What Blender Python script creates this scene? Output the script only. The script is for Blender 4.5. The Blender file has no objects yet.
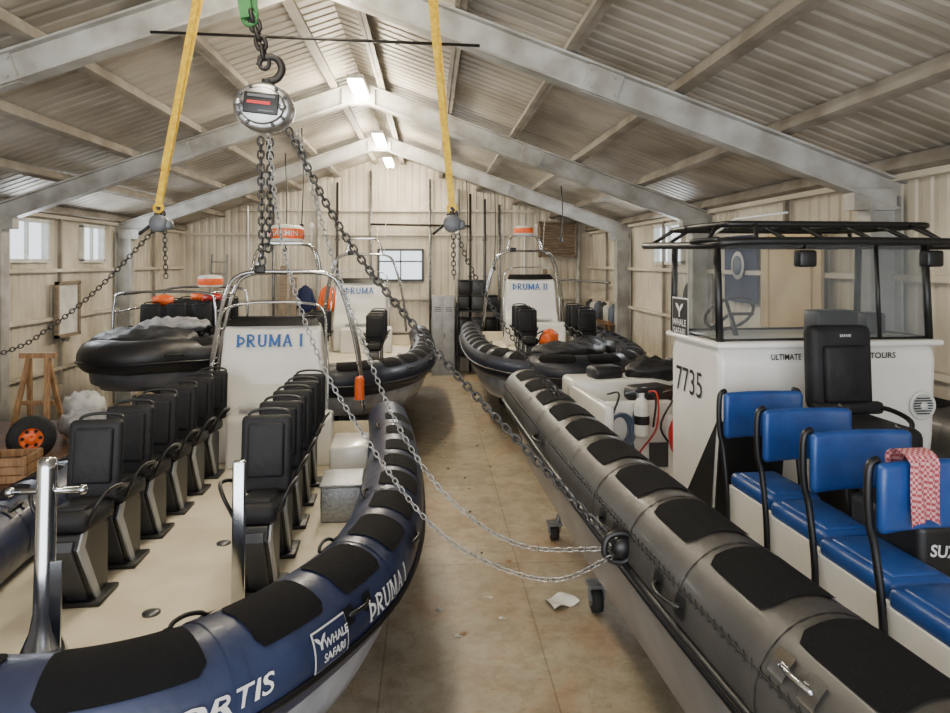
import bpy, bmesh, math, random
from mathutils import Vector, Matrix, Euler
random.seed(7)
SC=bpy.context.scene
COL=SC.collection
pi=math.pi
def lin(c):
    def f(u):
        u/=255.0
        return u/12.92 if u<=.04045 else ((u+.055)/1.055)**2.4
    return (f(c[0]),f(c[1]),f(c[2]),1)
# ---------------------------------------------------------------- materials
def mat(name,c,rough=.5,metal=0,c2=None,ns=4,bump=0,bs=20,spec=.5,emis=None,es=0,coat=0,stretch=None,cmin=.35,cmax=.7):
    m=bpy.data.materials.new(name); m.use_nodes=True
    nt=m.node_tree; b=nt.nodes['Principled BSDF']
    b.inputs['Base Color'].default_value=lin(c)
    b.inputs['Roughness'].default_value=rough
    b.inputs['Metallic'].default_value=metal
    b.inputs['Specular IOR Level'].default_value=spec
    b.inputs['Coat Weight'].default_value=coat
    if emis:
        b.inputs['Emission Color'].default_value=lin(emis); b.inputs['Emission Strength'].default_value=es
    tc=nt.nodes.new('ShaderNodeTexCoord')
    src=tc.outputs['Object']
    if stretch:
        mp=nt.nodes.new('ShaderNodeMapping'); mp.inputs['Scale'].default_value=stretch
        nt.links.new(src,mp.inputs['Vector']); src=mp.outputs['Vector']
    if c2 is None: c2=tuple(max(0,int(v*.86)) for v in c)
    n=nt.nodes.new('ShaderNodeTexNoise'); n.inputs['Scale'].default_value=ns; n.inputs['Detail'].default_value=6
    nt.links.new(src,n.inputs['Vector'])
    r=nt.nodes.new('ShaderNodeValToRGB'); r.color_ramp.elements[0].position=cmin; r.color_ramp.elements[1].position=cmax
    r.color_ramp.elements[0].color=lin(c2); r.color_ramp.elements[1].color=lin(c)
    nt.links.new(n.outputs['Fac'],r.inputs['Fac']); nt.links.new(r.outputs['Color'],b.inputs['Base Color'])
    if bump:
        n2=nt.nodes.new('ShaderNodeTexNoise'); n2.inputs['Scale'].default_value=bs; n2.inputs['Detail'].default_value=4
        nt.links.new(src,n2.inputs['Vector'])
        bp=nt.nodes.new('ShaderNodeBump'); bp.inputs['Strength'].default_value=bump; bp.inputs['Distance'].default_value=.02
        nt.links.new(n2.outputs['Fac'],bp.inputs['Height']); nt.links.new(bp.outputs['Normal'],b.inputs['Normal'])
    return m
M_navy=mat('navy_hypalon',(48,58,88),.4,c2=(32,39,64),ns=2.5,bump=.7,bs=3.5,coat=.06)
M_navyd=mat('dark_navy_hypalon',(38,42,56),.42,c2=(28,31,42),ns=2.5,bump=.5,bs=5,coat=.08)
M_olive=mat('grey_hypalon',(70,68,65),.46,c2=(54,52,50),ns=3,bump=.45,bs=3,coat=.03)
M_blackt=mat('black_hypalon',(34,34,38),.45,bump=.8,bs=4)
M_patch=mat('antislip_rubber',(11,11,14),.9,bump=.3,bs=120,spec=.2)
M_white=mat('white_gelcoat',(236,235,230),.25,c2=(216,214,207),ns=1.5,coat=.3)
M_deck=mat('cream_deck',(234,225,202),.55,c2=(210,199,174),ns=2,bump=.15,bs=90)
M_hullg=mat('pale_grey_hull',(170,173,180),.35,c2=(120,124,132),ns=4,coat=.2)
M_hulld=mat('dark_grey_hull',(104,106,112),.35,c2=(72,75,82),ns=3,coat=.2)
M_black=mat('black_vinyl',(30,30,34),.62,c2=(20,20,23),ns=6,bump=.45,bs=11,spec=.35)
M_blackp=mat('black_plastic',(20,20,22),.42,c2=(14,14,15))
M_greyp=mat('grey_plastic',(92,95,100),.45)
M_pale=mat('pale_grey_moulding',(160,163,168),.4)
M_dgrey=mat('dark_grey_plastic',(58,60,65),.4)
M_blue=mat('blue_vinyl',(32,74,142),.4,c2=(24,58,118),ns=6,bump=.35,bs=8,coat=.08)
M_chrome=mat('polished_steel',(205,207,210),.16,1,c2=(180,182,186))
M_brush=mat('brushed_alloy',(196,197,198),.32,.9,c2=(150,150,150),ns=8,bump=.1,bs=60)
M_galv=mat('galvanised_steel',(150,152,155),.38,.85,c2=(110,112,115),ns=12)
M_chain=mat('zinc_chain_steel',(170,170,168),.3,.9,c2=(124,124,122),ns=30)
M_chaind=mat('dark_chain_steel',(86,85,84),.38,.85,c2=(54,53,52),ns=30)
M_rust=mat('dark_iron',(60,58,56),.5,.6,c2=(44,40,38),ns=14)
M_frame=mat('painted_grey_steel',(186,187,184),.5,c2=(142,139,132),ns=3,bump=.1,bs=40)
M_purlin=mat('purlin_grey',(158,152,141),.6,c2=(118,110,98),ns=2.5)
M_roof=mat('roof_sheet_metal',(188,182,170),.5,.0,c2=(134,126,112),ns=1.0,bump=.1,bs=10,cmin=.3,cmax=.66)
M_wall=mat('cream_sheet_metal',(214,206,189),.5,c2=(168,159,140),ns=.9,bump=.06,bs=14,cmin=.3,cmax=.62,stretch=(1,1,.8))
M_yel=mat('yellow_webbing',(226,190,40),.7,c2=(190,150,24),ns=30)
M_green=mat('green_webbing',(50,116,58),.7)
M_orange=mat('orange_plastic',(238,108,36),.4,c2=(220,88,24))
M_red=mat('red_rubber',(196,36,32),.4,c2=(160,26,24))
M_wood=mat('bare_timber',(160,124,84),.65,c2=(116,84,54),ns=4,stretch=(8,8,1))
M_wood2=mat('dark_timber',(104,74,50),.7,c2=(70,48,32),ns=4,stretch=(1,8,8))
M_vent=mat('weathered_louvre',(150,132,112),.7,c2=(112,98,82),ns=4,stretch=(1,8,8))
M_tan=mat('tan_board',(206,184,140),.6,c2=(184,160,118),ns=2)
M_txtw=mat('white_lettering',(238,238,236),.5)
M_txtb=mat('blue_lettering',(20,96,172),.5)
M_txtk=mat('black_lettering',(18,18,20),.5)
M_tyre=mat('tyre_rubber',(26,26,26),.8,bump=.3,bs=60)
M_cloth=mat('grey_cover_cloth',(172,174,176),.6,c2=(120,122,126),ns=6,bump=1,bs=7)
M_sheet=mat('black_cover_sheet',(38,39,43),.5,c2=(26,27,30),ns=6,bump=1,bs=6)
M_sack=mat('white_sack_cloth',(214,214,210),.7,c2=(176,178,180),bump=.8,bs=8)
M_dash=mat('navy_cloth',(24,36,78),.8)
M_lampw=mat('fluorescent_tube_glow',(255,250,236),.4,emis=(255,244,220),es=80)
M_tin=mat('white_enamel',(228,228,222),.4)
M_hose=mat('blue_grey_hose',(90,104,124),.5)
M_alu=mat('aluminium_plate',(176,180,184),.35,.8,c2=(140,144,148),ns=40,bump=.4,bs=60)
def glassmat(name,tint,op):
    m=bpy.data.materials.new(name); m.use_nodes=True; nt=m.node_tree; nt.nodes.clear()
    o=nt.nodes.new('ShaderNodeOutputMaterial'); a=nt.nodes.new('ShaderNodeBsdfTransparent'); g=nt.nodes.new('ShaderNodeBsdfPrincipled')
    a.inputs['Color'].default_value=lin(tint); g.inputs['Base Color'].default_value=lin((170,174,176)); g.inputs['Roughness'].default_value=.12
    x=nt.nodes.new('ShaderNodeMixShader'); n=nt.nodes.new('ShaderNodeTexNoise'); n.inputs['Scale'].default_value=2.2
    r=nt.nodes.new('ShaderNodeMapRange'); r.inputs['To Min'].default_value=op*.5; r.inputs['To Max'].default_value=op*1.5
    nt.links.new(n.outputs['Fac'],r.inputs['Value']); nt.links.new(r.outputs['Result'],x.inputs['Fac'])
    nt.links.new(a.outputs[0],x.inputs[1]); nt.links.new(g.outputs[0],x.inputs[2]); nt.links.new(x.outputs[0],o.inputs['Surface'])
    return m
M_glass=glassmat('window_glass',(240,246,248),.12)
M_screen=glassmat('scuffed_acrylic',(222,226,228),.16)
def floormat():
    m=bpy.data.materials.new('stained_floor'); m.use_nodes=True; nt=m.node_tree; b=nt.nodes['Principled BSDF']
    tc=nt.nodes.new('ShaderNodeTexCoord')
    br=nt.nodes.new('ShaderNodeTexBrick'); br.inputs['Scale'].default_value=1
    br.inputs['Color1'].default_value=lin((178,168,148)); br.inputs['Color2'].default_value=lin((168,158,138)); br.inputs['Mortar'].default_value=lin((142,130,112))
    br.inputs['Mortar Size'].default_value=.007; br.inputs['Brick Width'].default_value=1.22; br.inputs['Row Height'].default_value=2.4
    br.offset=.0
    mp=nt.nodes.new('ShaderNodeMapping'); mp.inputs['Location'].default_value=(.35,.4,0)
    nt.links.new(tc.outputs['Object'],mp.inputs['Vector']); nt.links.new(mp.outputs[0],br.inputs['Vector'])
    def mult(src,scale,det,p0,p1,c0,c1,dist=0):
        n=nt.nodes.new('ShaderNodeTexNoise'); n.inputs['Scale'].default_value=scale; n.inputs['Detail'].default_value=det; n.inputs['Roughness'].default_value=.72; n.inputs['Distortion'].default_value=dist
        nt.links.new(tc.outputs['Object'],n.inputs['Vector'])
        r=nt.nodes.new('ShaderNodeValToRGB'); r.color_ramp.elements[0].position=p0; r.color_ramp.elements[1].position=p1
        r.color_ramp.elements[0].color=c0; r.color_ramp.elements[1].color=c1
        nt.links.new(n.outputs['Fac'],r.inputs['Fac'])
        x=nt.nodes.new('ShaderNodeMix'); x.data_type='RGBA'; x.blend_type='MULTIPLY'; x.inputs['Factor'].default_value=1
        nt.links.new(src,x.inputs[6]); nt.links.new(r.outputs['Color'],x.inputs[7]); return x.outputs[2]
    o=mult(br.outputs['Color'],1.1,9,.33,.66,(.58,.54,.48,1),(1.04,1.04,1.03,1))
    o=mult(o,.7,5,.36,.5,(1.0,.82,.7,1),(1,1,1,1),.4)
    o=mult(o,6,8,.40,.54,(.78,.76,.72,1),(1,1,1,1),.6)
    o=mult(o,26,4,.32,.40,(.6,.55,.5,1),(1,1,1,1))
    nt.links.new(o,b.inputs['Base Color'])
    b.inputs['Roughness'].default_value=.42
    return m
M_floor=floormat()
# ---------------------------------------------------------------- mesh builder
def catmull(pts,per=10,closed=False):
    P=[Vector(p) for p in pts]; out=[]; n=len(P)
    rng=range(n if closed else n-1)
    for i in rng:
        if closed: a,b,c,d=P[(i-1)%n],P[i],P[(i+1)%n],P[(i+2)%n]
        else:
            b,c=P[i],P[i+1]; a=P[i-1] if i>0 else b*2-c; d=P[i+2] if i+2<n else c*2-b
        for k in range(per):
            t=k/per
            out.append(.5*((2*b)+(c-a)*t+(2*a-5*b+4*c-d)*t*t+(3*b-a-3*c+d)*t**3))
    if not closed: out.append(P[-1])
    return out
class MB:
    def __init__(s): s.bm=bmesh.new(); s.mi=0; s.T=Matrix.Identity(4)
    def add(s,verts,faces,smooth=False):
        vs=[s.bm.verts.new(s.T@Vector(v)) for v in verts]
        for f in faces:
            try:
                fc=s.bm.faces.new([vs[i] for i in f]); fc.material_index=s.mi; fc.smooth=smooth
            except ValueError: pass
        return s
    def addbm(s,b,smooth=False,fn=None):
        b.verts.ensure_lookup_table(); b.verts.index_update()
        s.add([(fn(v.co) if fn else v.co) for v in b.verts],[[v.index for v in f.verts] for f in b.faces],smooth); b.free(); return s
    def box(s,c,size,rot=(0,0,0),bev=0,seg=2):
        b=bmesh.new(); bmesh.ops.create_cube(b,size=1)
        for v in b.verts: v.co=Vector((v.co.x*size[0],v.co.y*size[1],v.co.z*size[2]))
        if bev: bmesh.ops.bevel(b,geom=list(b.edges),offset=bev,segments=seg,profile=.5,affect='EDGES')
        R=Euler(rot).to_matrix().to_4x4(); R=Matrix.Translation(c)@R
        return s.addbm(b,bev>0,lambda p:R@p)
    def beam(s,p1,p2,w,h,up=(0,0,1)):
        p1=Vector(p1);p2=Vector(p2); d=(p2-p1).normalized(); u=Vector(up); sd=d.cross(u).normalized(); u=sd.cross(d).normalized()
        v=[]
        for p in (p1,p2):
            for a,b in ((-1,-1),(1,-1),(1,1),(-1,1)): v.append(p+sd*a*w/2+u*b*h/2)
        return s.add(v,[(3,2,1,0),(4,5,6,7),(0,1,5,4),(1,2,6,5),(2,3,7,6),(3,0,4,7)])
    def path(s,pts,r,seg=8,closed=False,cap=True):
        P=[Vector(p) for p in pts]; n=len(P); up=None; v=[]; f=[]
        for i in range(n):
            if closed: t=(P[(i+1)%n]-P[i-1])
            else: t=P[min(i+1,n-1)]-P[max(i-1,0)]
            if t.length<1e-9: t=Vector((0,0,1))
            t.normalize()
            if up is None:
                up=Vector((0,0,1)) if abs(t.z)<.9 else Vector((1,0,0))
            up=(up-t*up.dot(t))
            if up.length<1e-6: up=t.orthogonal()
            up.normalize(); sd=t.cross(up)
            rr=r[i] if isinstance(r,(list,tuple)) else r
            for k in range(seg):
                a=2*pi*k/seg; v.append(P[i]+(sd*math.cos(a)+up*math.sin(a))*rr)
        m=n if closed else n-1
        for i in range(m):
            for k in range(seg):
                j=(i+1)%n
                f.append((i*seg+k,i*seg+(k+1)%seg,j*seg+(k+1)%seg,j*seg+k))
        if not closed and cap:
            f.append(tuple(range(seg))[::-1]); f.append(tuple((n-1)*seg+k for k in range(seg)))
        return s.add(v,f,True)
    def cyl(s,p1,p2,r1,r2=None,seg=16):
        r2=r1 if r2 is None else r2
        p1=Vector(p1);p2=Vector(p2); t=(p2-p1).normalized(); u=t.orthogonal().normalized(); w=t.cross(u); v=[]
        for p,r in ((p1,r1),(p2,r2)):
            for k in range(seg):
                a=2*pi*k/seg; v.append(p+(u*math.cos(a)+w*math.sin(a))*r)
        s.add(v,[(k,(k+1)%seg,seg+(k+1)%seg,seg+k) for k in range(seg)]+[tuple(range(seg))[::-1],tuple(range(seg,2*seg))],False)
        return s
    def lathe(s,prof,c=(0,0,0),R=None,seg=24,sc=(1,1)):
        T=Matrix.Translation(c)@(R or Matrix.Identity(4)); v=[];f=[]
        for (r,z) in prof:
            for k in range(seg):
                a=2*pi*k/seg; v.append(T@Vector((max(r,1e-4)*math.cos(a)*sc[0],max(r,1e-4)*math.sin(a)*sc[1],z)))
        for i in range(len(prof)-1):
            for k in range(seg): f.append((i*seg+k,i*seg+(k+1)%seg,(i+1)*seg+(k+1)%seg,(i+1)*seg+k))
        return s.add(v,f,True)
    def ell(s,c,r,seg=16,rot=(0,0,0),fn=None):
        b=bmesh.new(); bmesh.ops.create_uvsphere(b,u_segments=seg,v_segments=seg//2+2,radius=1)
        R=Matrix.Translation(c)@Euler(rot).to_matrix().to_4x4()
        def g(p):
            q=Vector((p.x*r[0],p.y*r[1],p.z*r[2]))
            if fn: q=fn(q,p)
            return R@q
        return s.addbm(b,True,g)
    def prism(s,prof,x0,x1,bev=0,fn=None):
        b=bmesh.new(); n=len(prof)
        A=[b.verts.new((x0,p[0],p[1])) for p in prof]; B=[b.verts.new((x1,p[0],p[1])) for p in prof]
        b.faces.new(A[::-1]); b.faces.new(B)
        for i in range(n): b.faces.new((A[i],A[(i+1)%n],B[(i+1)%n],B[i]))
        bmesh.ops.recalc_face_normals(b,faces=list(b.faces))
        if bev: bmesh.ops.bevel(b,geom=list(b.edges),offset=bev,segments=2,profile=.5,affect='EDGES')
        return s.addbm(b,False,fn)
    def grid(s,fn,nu,nv):
        v=[fn(i/nu,j/nv) for i in range(nu+1) for j in range(nv+1)]
        f=[(i*(nv+1)+j,(i+1)*(nv+1)+j,(i+1)*(nv+1)+j+1,i*(nv+1)+j+1) for i in range(nu) for j in range(nv)]
        return s.add(v,f,True)
    def text(s,body,size,fn,bold=0,sub=0,shear=0,sx=1):
        cu=bpy.data.curves.new('t','FONT'); cu.body=body; cu.size=size; cu.align_x='CENTER'; cu.align_y='CENTER'; cu.offset=bold; cu.shear=shear; cu.resolution_u=4
        ob=bpy.data.objects.new('t',cu); COL.objects.link(ob)
        bpy.context.view_layer.update()
        dg=bpy.context.evaluated_depsgraph_get(); me=bpy.data.meshes.new_from_object(ob.evaluated_get(dg))
        b=bmesh.new(); b.from_mesh(me)
        bpy.data.objects.remove(ob); bpy.data.curves.remove(cu); bpy.data.meshes.remove(me)
        if sub:
            bmesh.ops.triangulate(b,faces=list(b.faces)); bmesh.ops.subdivide_edges(b,edges=list(b.edges),cuts=sub)
        return s.addbm(b,False,lambda p:fn(p.x*sx,p.y))
    def serif(s,body,h,fn,w=.13,sub=4,bold=1):
        G={'Þ':(.66,[('v',.16,0,1),('a',.2,.5,.26,.27)],[(.16,0),(.16,1)]),
           'R':(.76,[('v',.16,0,1),('a',.2,.72,.26,.25),('l',.3,.48,.68,.0)],[(.16,0),(.16,1),(.68,0)]),
           'U':(.8,[('v',.16,.3,1),('v',.66,.3,1),('u',.41,.3,.25,.25)],[(.16,1),(.66,1)]),
           'M':(.98,[('v',.14,0,1),('v',.84,0,1),('l',.14,.98,.49,.1),('l',.49,.1,.84,.98)],[(.14,0),(.14,1),(.84,0),(.84,1)]),
           'A':(.8,[('l',.1,0,.4,1),('l',.4,1,.7,0),('h',.22,.58,.34)],[(.1,0),(.7,0)]),
           'I':(.34,[('v',.17,0,1)],[(.17,0),(.17,1)]),' ':(.3,[],[])}
        tot=sum(G[ch][0]+.1 for ch in body)-.1; x0=-tot/2
        def line(a,b,t):
            a=Vector(a);b=Vector(b);d=(b-a).normalized();n=Vector((-d.y,d.x))*t/2
            vs=[];K=sub
            for k in range(K+1):
                p=a.lerp(b,k/K); vs+=[p+n,p-n]
            s.add([fn((v.x+x0)*h,(v.y-.5)*h) for v in vs],[(2*k,2*k+1,2*k+3,2*k+2) for k in range(K)])
        for ch in body:
            wd,st,se=G[ch]
            for q in st:
                if q[0]=='v': line((q[1],q[2]),(q[1],q[3]),w*bold)
                elif q[0]=='h': line((q[1],q[3]),(q[2],q[3]),w*.55*bold)
                elif q[0]=='l': line((q[1],q[2]),(q[3],q[4]),w*bold*.85)
                elif q[0]=='a':
                    P=[(q[1]+q[3]*1.6*math.cos(-pi/2+pi*k/10),q[2]+q[4]*math.sin(-pi/2+pi*k/10)) for k in range(11)]
                    for a,b in zip(P,P[1:]): line(a,b,w*.85*bold)
                elif q[0]=='u':
                    P=[(q[1]-q[3]*math.cos(pi*k/10),q[2]-q[4]*math.sin(pi*k/10)) for k in range(11)]
                    for a,b in zip(P,P[1:]): line(a,b,w*.85*bold)
            for (sx_,sy) in se: line((sx_-.14,sy+(.03 if sy<.5 else -.03)),(sx_+.14,sy+(.03 if sy<.5 else -.03)),.065*bold)
            x0+=wd+.1
    def done(s,name,mats,parent=None,label=None,cat=None,M=None,group=None,kind=None,recalc=True):
        if recalc: bmesh.ops.recalc_face_normals(s.bm,faces=list(s.bm.faces))
        me=bpy.data.meshes.new(name); s.bm.to_mesh(me); s.bm.free()
        for m in (mats if isinstance(mats,(list,tuple)) else [mats]): me.materials.append(m)
        return obj(name,me,parent,label,cat,M,group,kind)
def obj(name,me,parent=None,label=None,cat=None,M=None,group=None,kind=None):
    o=bpy.data.objects.new(name,me); COL.objects.link(o)
    if parent: o.parent=parent
    if M is not None: o.matrix_basis=M
    if label: o['label']=label
    if cat: o['category']=cat
    if group: o['group']=group
    if kind: o['kind']=kind
    return o
def empty(name,label,cat,M,group=None):
    o=obj(name,None,None,label,cat,M,group); o.empty_display_size=.1; return o
def copytree(o,parent=None,M=None):
    n=o.copy(); COL.objects.link(n)
    if parent: n.parent=parent
    if M is not None: n.matrix_basis=M
    for c in list(o.children):
        copytree(c,n,c.matrix_basis.copy())
    return n
def plane_fn(o,u,v):
    o=Vector(o);u=Vector(u).normalized();v=Vector(v).normalized()
    return lambda x,y:o+u*x+v*y
T=Matrix.Translation
def Rz(a): return Matrix.Rotation(a,4,'Z')
def Rx(a): return Matrix.Rotation(a,4,'X')
def Ry(a): return Matrix.Rotation(a,4,'Y')
def TAIL(m,fn,sc):
    # whale fluke: two mirrored lobes on a stem, (0,0) is the fork
    half=[(0,.0),(.12,.22),(.34,.38),(.62,.42),(.5,.2),(.3,.02),(.1,-.14),(.07,-.5),(0,-.5)]
    for s in (-1,1): m.add([fn(x*s*sc,y*sc) for x,y in half],[(0,1,2,3,4,5,6),(0,6,7,8)])
# ---------------------------------------------------------------- camera
cam=bpy.data.cameras.new('camera'); co=bpy.data.objects.new('camera',cam); COL.objects.link(co)
co.location=(0,0,3); co.rotation_euler=(pi/2,0,-math.radians(3.75)); cam.lens=26; cam.sensor_width=36; cam.shift_y=-.0995; cam.clip_start=.05
SC.camera=co
# ---------------------------------------------------------------- shell
XL,XR,XM=-6.7,4.5,-1.1; ZE,ZR=3.85,5.85; Y0,Y1=-3.5,18.9
SL=(ZR-ZE)/(XM-XL)
def roofz(x): return ZR-abs(x-XM)*SL
fl=MB(); fl.box(((XL+XR)/2,(Y0+Y1)/2,-.05),(XR-XL+.4,Y1-Y0+.4,.1)); fl.done('floor',M_floor,kind='structure')
def corr(mb,u0,u1,fn_pt,per=.25,h=.03,rows=1):
    us=[];n=max(1,int(round((u1-u0)/per))); p=(u1-u0)/n
    for i in range(n):
        b=u0+i*p; us+=[(b,0),(b+p*.5,0),(b+p*.62,h),(b+p*.88,h)]
    us.append((u1,0))
    v=[];
    for u,d in us:
        for j in range(rows+1): v.append(fn_pt(u,j/rows,d))
    f=[(i*(rows+1)+j,(i+1)*(rows+1)+j,(i+1)*(rows+1)+j+1,i*(rows+1)+j+1) for i in range(len(us)-1) for j in range(rows)]
    mb.add(v,f)
c=MB()
for xe in (XL-.1,XR+.1):
    def f(u,v,d,xe=xe):
        x=XM+(xe-XM)*v; return Vector((x,u,roofz(x)+d+.1))
    corr(c,Y0-.1,Y1+.1,f,per=.2,h=.013)
c.done('ceiling',M_roof,kind='structure',recalc=False)
def wall_side(name,x,s,wins):
    m=MB(); y=Y0
    def seg(a,b,z0,z1):
        corr(m,a,b,lambda u,v,d:Vector((x+s*d,u,z0+(z1-z0)*v)),per=.2,h=.016)
    for (a,b,z0,z1) in wins:
        seg(y,a,0,ZE+.12); seg(a,b,0,z0); seg(a,b,z1,ZE+.12); y=b
    seg(y,Y1,0,ZE+.12)
    m.done(name,M_wall,kind='structure',recalc=False)
winsL=[(11.3,12.45,3.02,3.7),(13.65,14.5,3.02,3.7)]
winsR=[(11.9,13.4,2.98,3.7)]
wall_side('wall_left',XL,-1,winsL); wall_side('wall_right',XR,1,winsR)
m=MB()
FW=(-1.4,-.2,2.5,3.33)
def segf(a,b,z0,z1=None):
    corr(m,a,b,lambda u,v,d:Vector((u,Y1+d,z0+((roofz(u)+.12 if z1 is None else z1)-z0)*v)),per=.2,h=.016)
segf(XL,FW[0],0); segf(FW[0],FW[1],0,FW[2]); segf(FW[0],FW[1],FW[3]); segf(FW[1],XR,0)
m.done('wall_far',M_wall,kind='structure',recalc=False)
wn=1
def window(c,w,h,axis,mf=None,cross=False):
    global wn
    m=MB()
    def P(a,b): return Vector((c[0]+(a if axis=='x' else 0),c[1]+(a if axis=='y' else 0),c[2]+b))
    t=.06
    for b in (-h/2,h/2): m.beam(P(-w/2-t/2,b),P(w/2+t/2,b),.12,t)
    nrm=(0,1,0) if axis=='x' else (1,0,0)
    if cross: m.beam(P(-w/2,h*.12),P(w/2,h*.12),.06,.04)
    for a in (-w/2,0,w/2): m.beam(P(a,-h/2),P(a,h/2),t if a else .035,.12 if a else .06,nrm)
    m.mi=1
    m.add([P(-w/2,-h/2),P(w/2,-h/2),P(w/2,h/2),P(-w/2,h/2)],[(0,1,2,3)])
    m.done('window_%d'%wn,[mf or M_tin,M_glass],kind='structure'); wn+=1
for a,b,z0,z1 in winsL: window((XL,(a+b)/2,(z0+z1)/2),b-a,z1-z0,'y')
for a,b,z0,z1 in winsR: window((XR,(a+b)/2,(z0+z1)/2),b-a,z1-z0,'y')
window(((FW[0]+FW[1])/2,Y1-.04,(FW[2]+FW[3])/2),FW[1]-FW[0],FW[3]-FW[2],'x',M_dgrey,True)
tn=1
def trim(mb,mt):
    global tn
    mb.done('trim_%d'%tn,mt,kind='structure'); tn+=1
def ib(m,p1,p2,dep,w,up):
    m.beam(p1,p2,.02,dep-.02,up)
    p1=Vector(p1);p2=Vector(p2);d=(p2-p1).normalized();u=Vector(up); sd=d.cross(u).normalized(); u=sd.cross(d).normalized()
    for k in (-1,1): m.beam(p1+u*k*dep/2,p2+u*k*dep/2,w,.022,up)
for i,y in enumerate((1.9,6.3,10.7,15.1)):
    m=MB()
    for s,xe in ((-1,XL),(1,XR)):
        xi=xe-s*.2
        ib(m,(xi,y,0),(xi,y,roofz(xi)-.3),.3,.2,(1,0,0))
        zo=-.22
        ib(m,(xe-s*.02,y,roofz(xe)+zo+.0),(XM,y,ZR+zo),.26,.18,(0,0,1))
        m.box((xi-s*.1,y,roofz(xi)-.33),(.42,.16,.2))
        xs=XM+s*2.7; zz=roofz(xs)+zo
        a=math.atan(SL)*s
        m.box((xs,y,zz),(.34,.09,.3),(0,a,0))
        for bx in (-.11,.11):
            for bz in (-.08,.08):
                m.cyl((xs+bx,y-.065,zz+bz-bx*s*SL),(xs+bx,y+.065,zz+bz-bx*s*SL),.017,seg=6)
    m.box((XM,y,ZR-.28),(.5,.14,.3))
    trim(m,M_frame)
    if i==1:
        m=MB(); m.path([(-2.45,y-.1,5.02),(.45,y-.1,4.96)],.014,6); trim(m,M_rust)
for s,xe in ((-1,XL),(1,XR)):
    for k in range(6):
        x=XM+s*(.35+k*1.02); m=MB(); z=roofz(x)+.01
        m.beam((x,Y0,z),(x,Y1,z),.05,.13,(s*SL,0,1)); m.beam((x+s*.03,Y0,z-.065),(x+s*.03,Y1,z-.065),.07,.01,(s*SL,0,1)); trim(m,M_purlin)
    for z in (1.1,2.0,2.85,3.8):
        m=MB()
        m.beam((xe-s*.05,Y0,z),(xe-s*.05,Y1,z),.1,.06); trim(m,M_wall)
for z in (1.1,2.0,3.75,4.4):
    m=MB(); hw=(min(5.5,(ZR-z)/SL)-.1) if z>3.85 else 5.5
    m.beam((XM-hw,Y1-.05,z),(XM+hw,Y1-.05,z),.1,.06); trim(m,M_wall)
for x,mt in ((-1.6,M_galv),(0,M_galv),(1.1,M_rust),(1.9,M_galv),(2.6,M_tin),(-4.2,M_galv),(-3.0,M_frame),(.75,M_frame),(4.1,M_frame),(-2.5,M_rust),(1.5,M_dgrey)):
    m=MB(); m.path([(x,Y1-.14,0),(x,Y1-.14,roofz(x)-.2)],.035 if mt!=M_frame else .06,8)
    for z in (1,2.6,3.6): m.box((x,Y1-.1,z),(.12,.06,.03))
    trim(m,mt)
m=MB(); m.path([(-1.6,Y1-.2,4.02),(1.1,Y1-.2,3.98)],.03,8); trim(m,M_rust)
m=MB(); m.path([(2.0,Y1-.2,2.5),(3.9,Y1-.2,2.5),(4.3,16.2,2.5)],.03,8); trim(m,M_galv)
for y in (2.6,5.0,8.3,12.8,17.0):
    for xx in (XR-.06,XL+.06): m=MB(); m.box((xx,y,2.3),(.06,.05,3.0)); trim(m,M_purlin)
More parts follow.
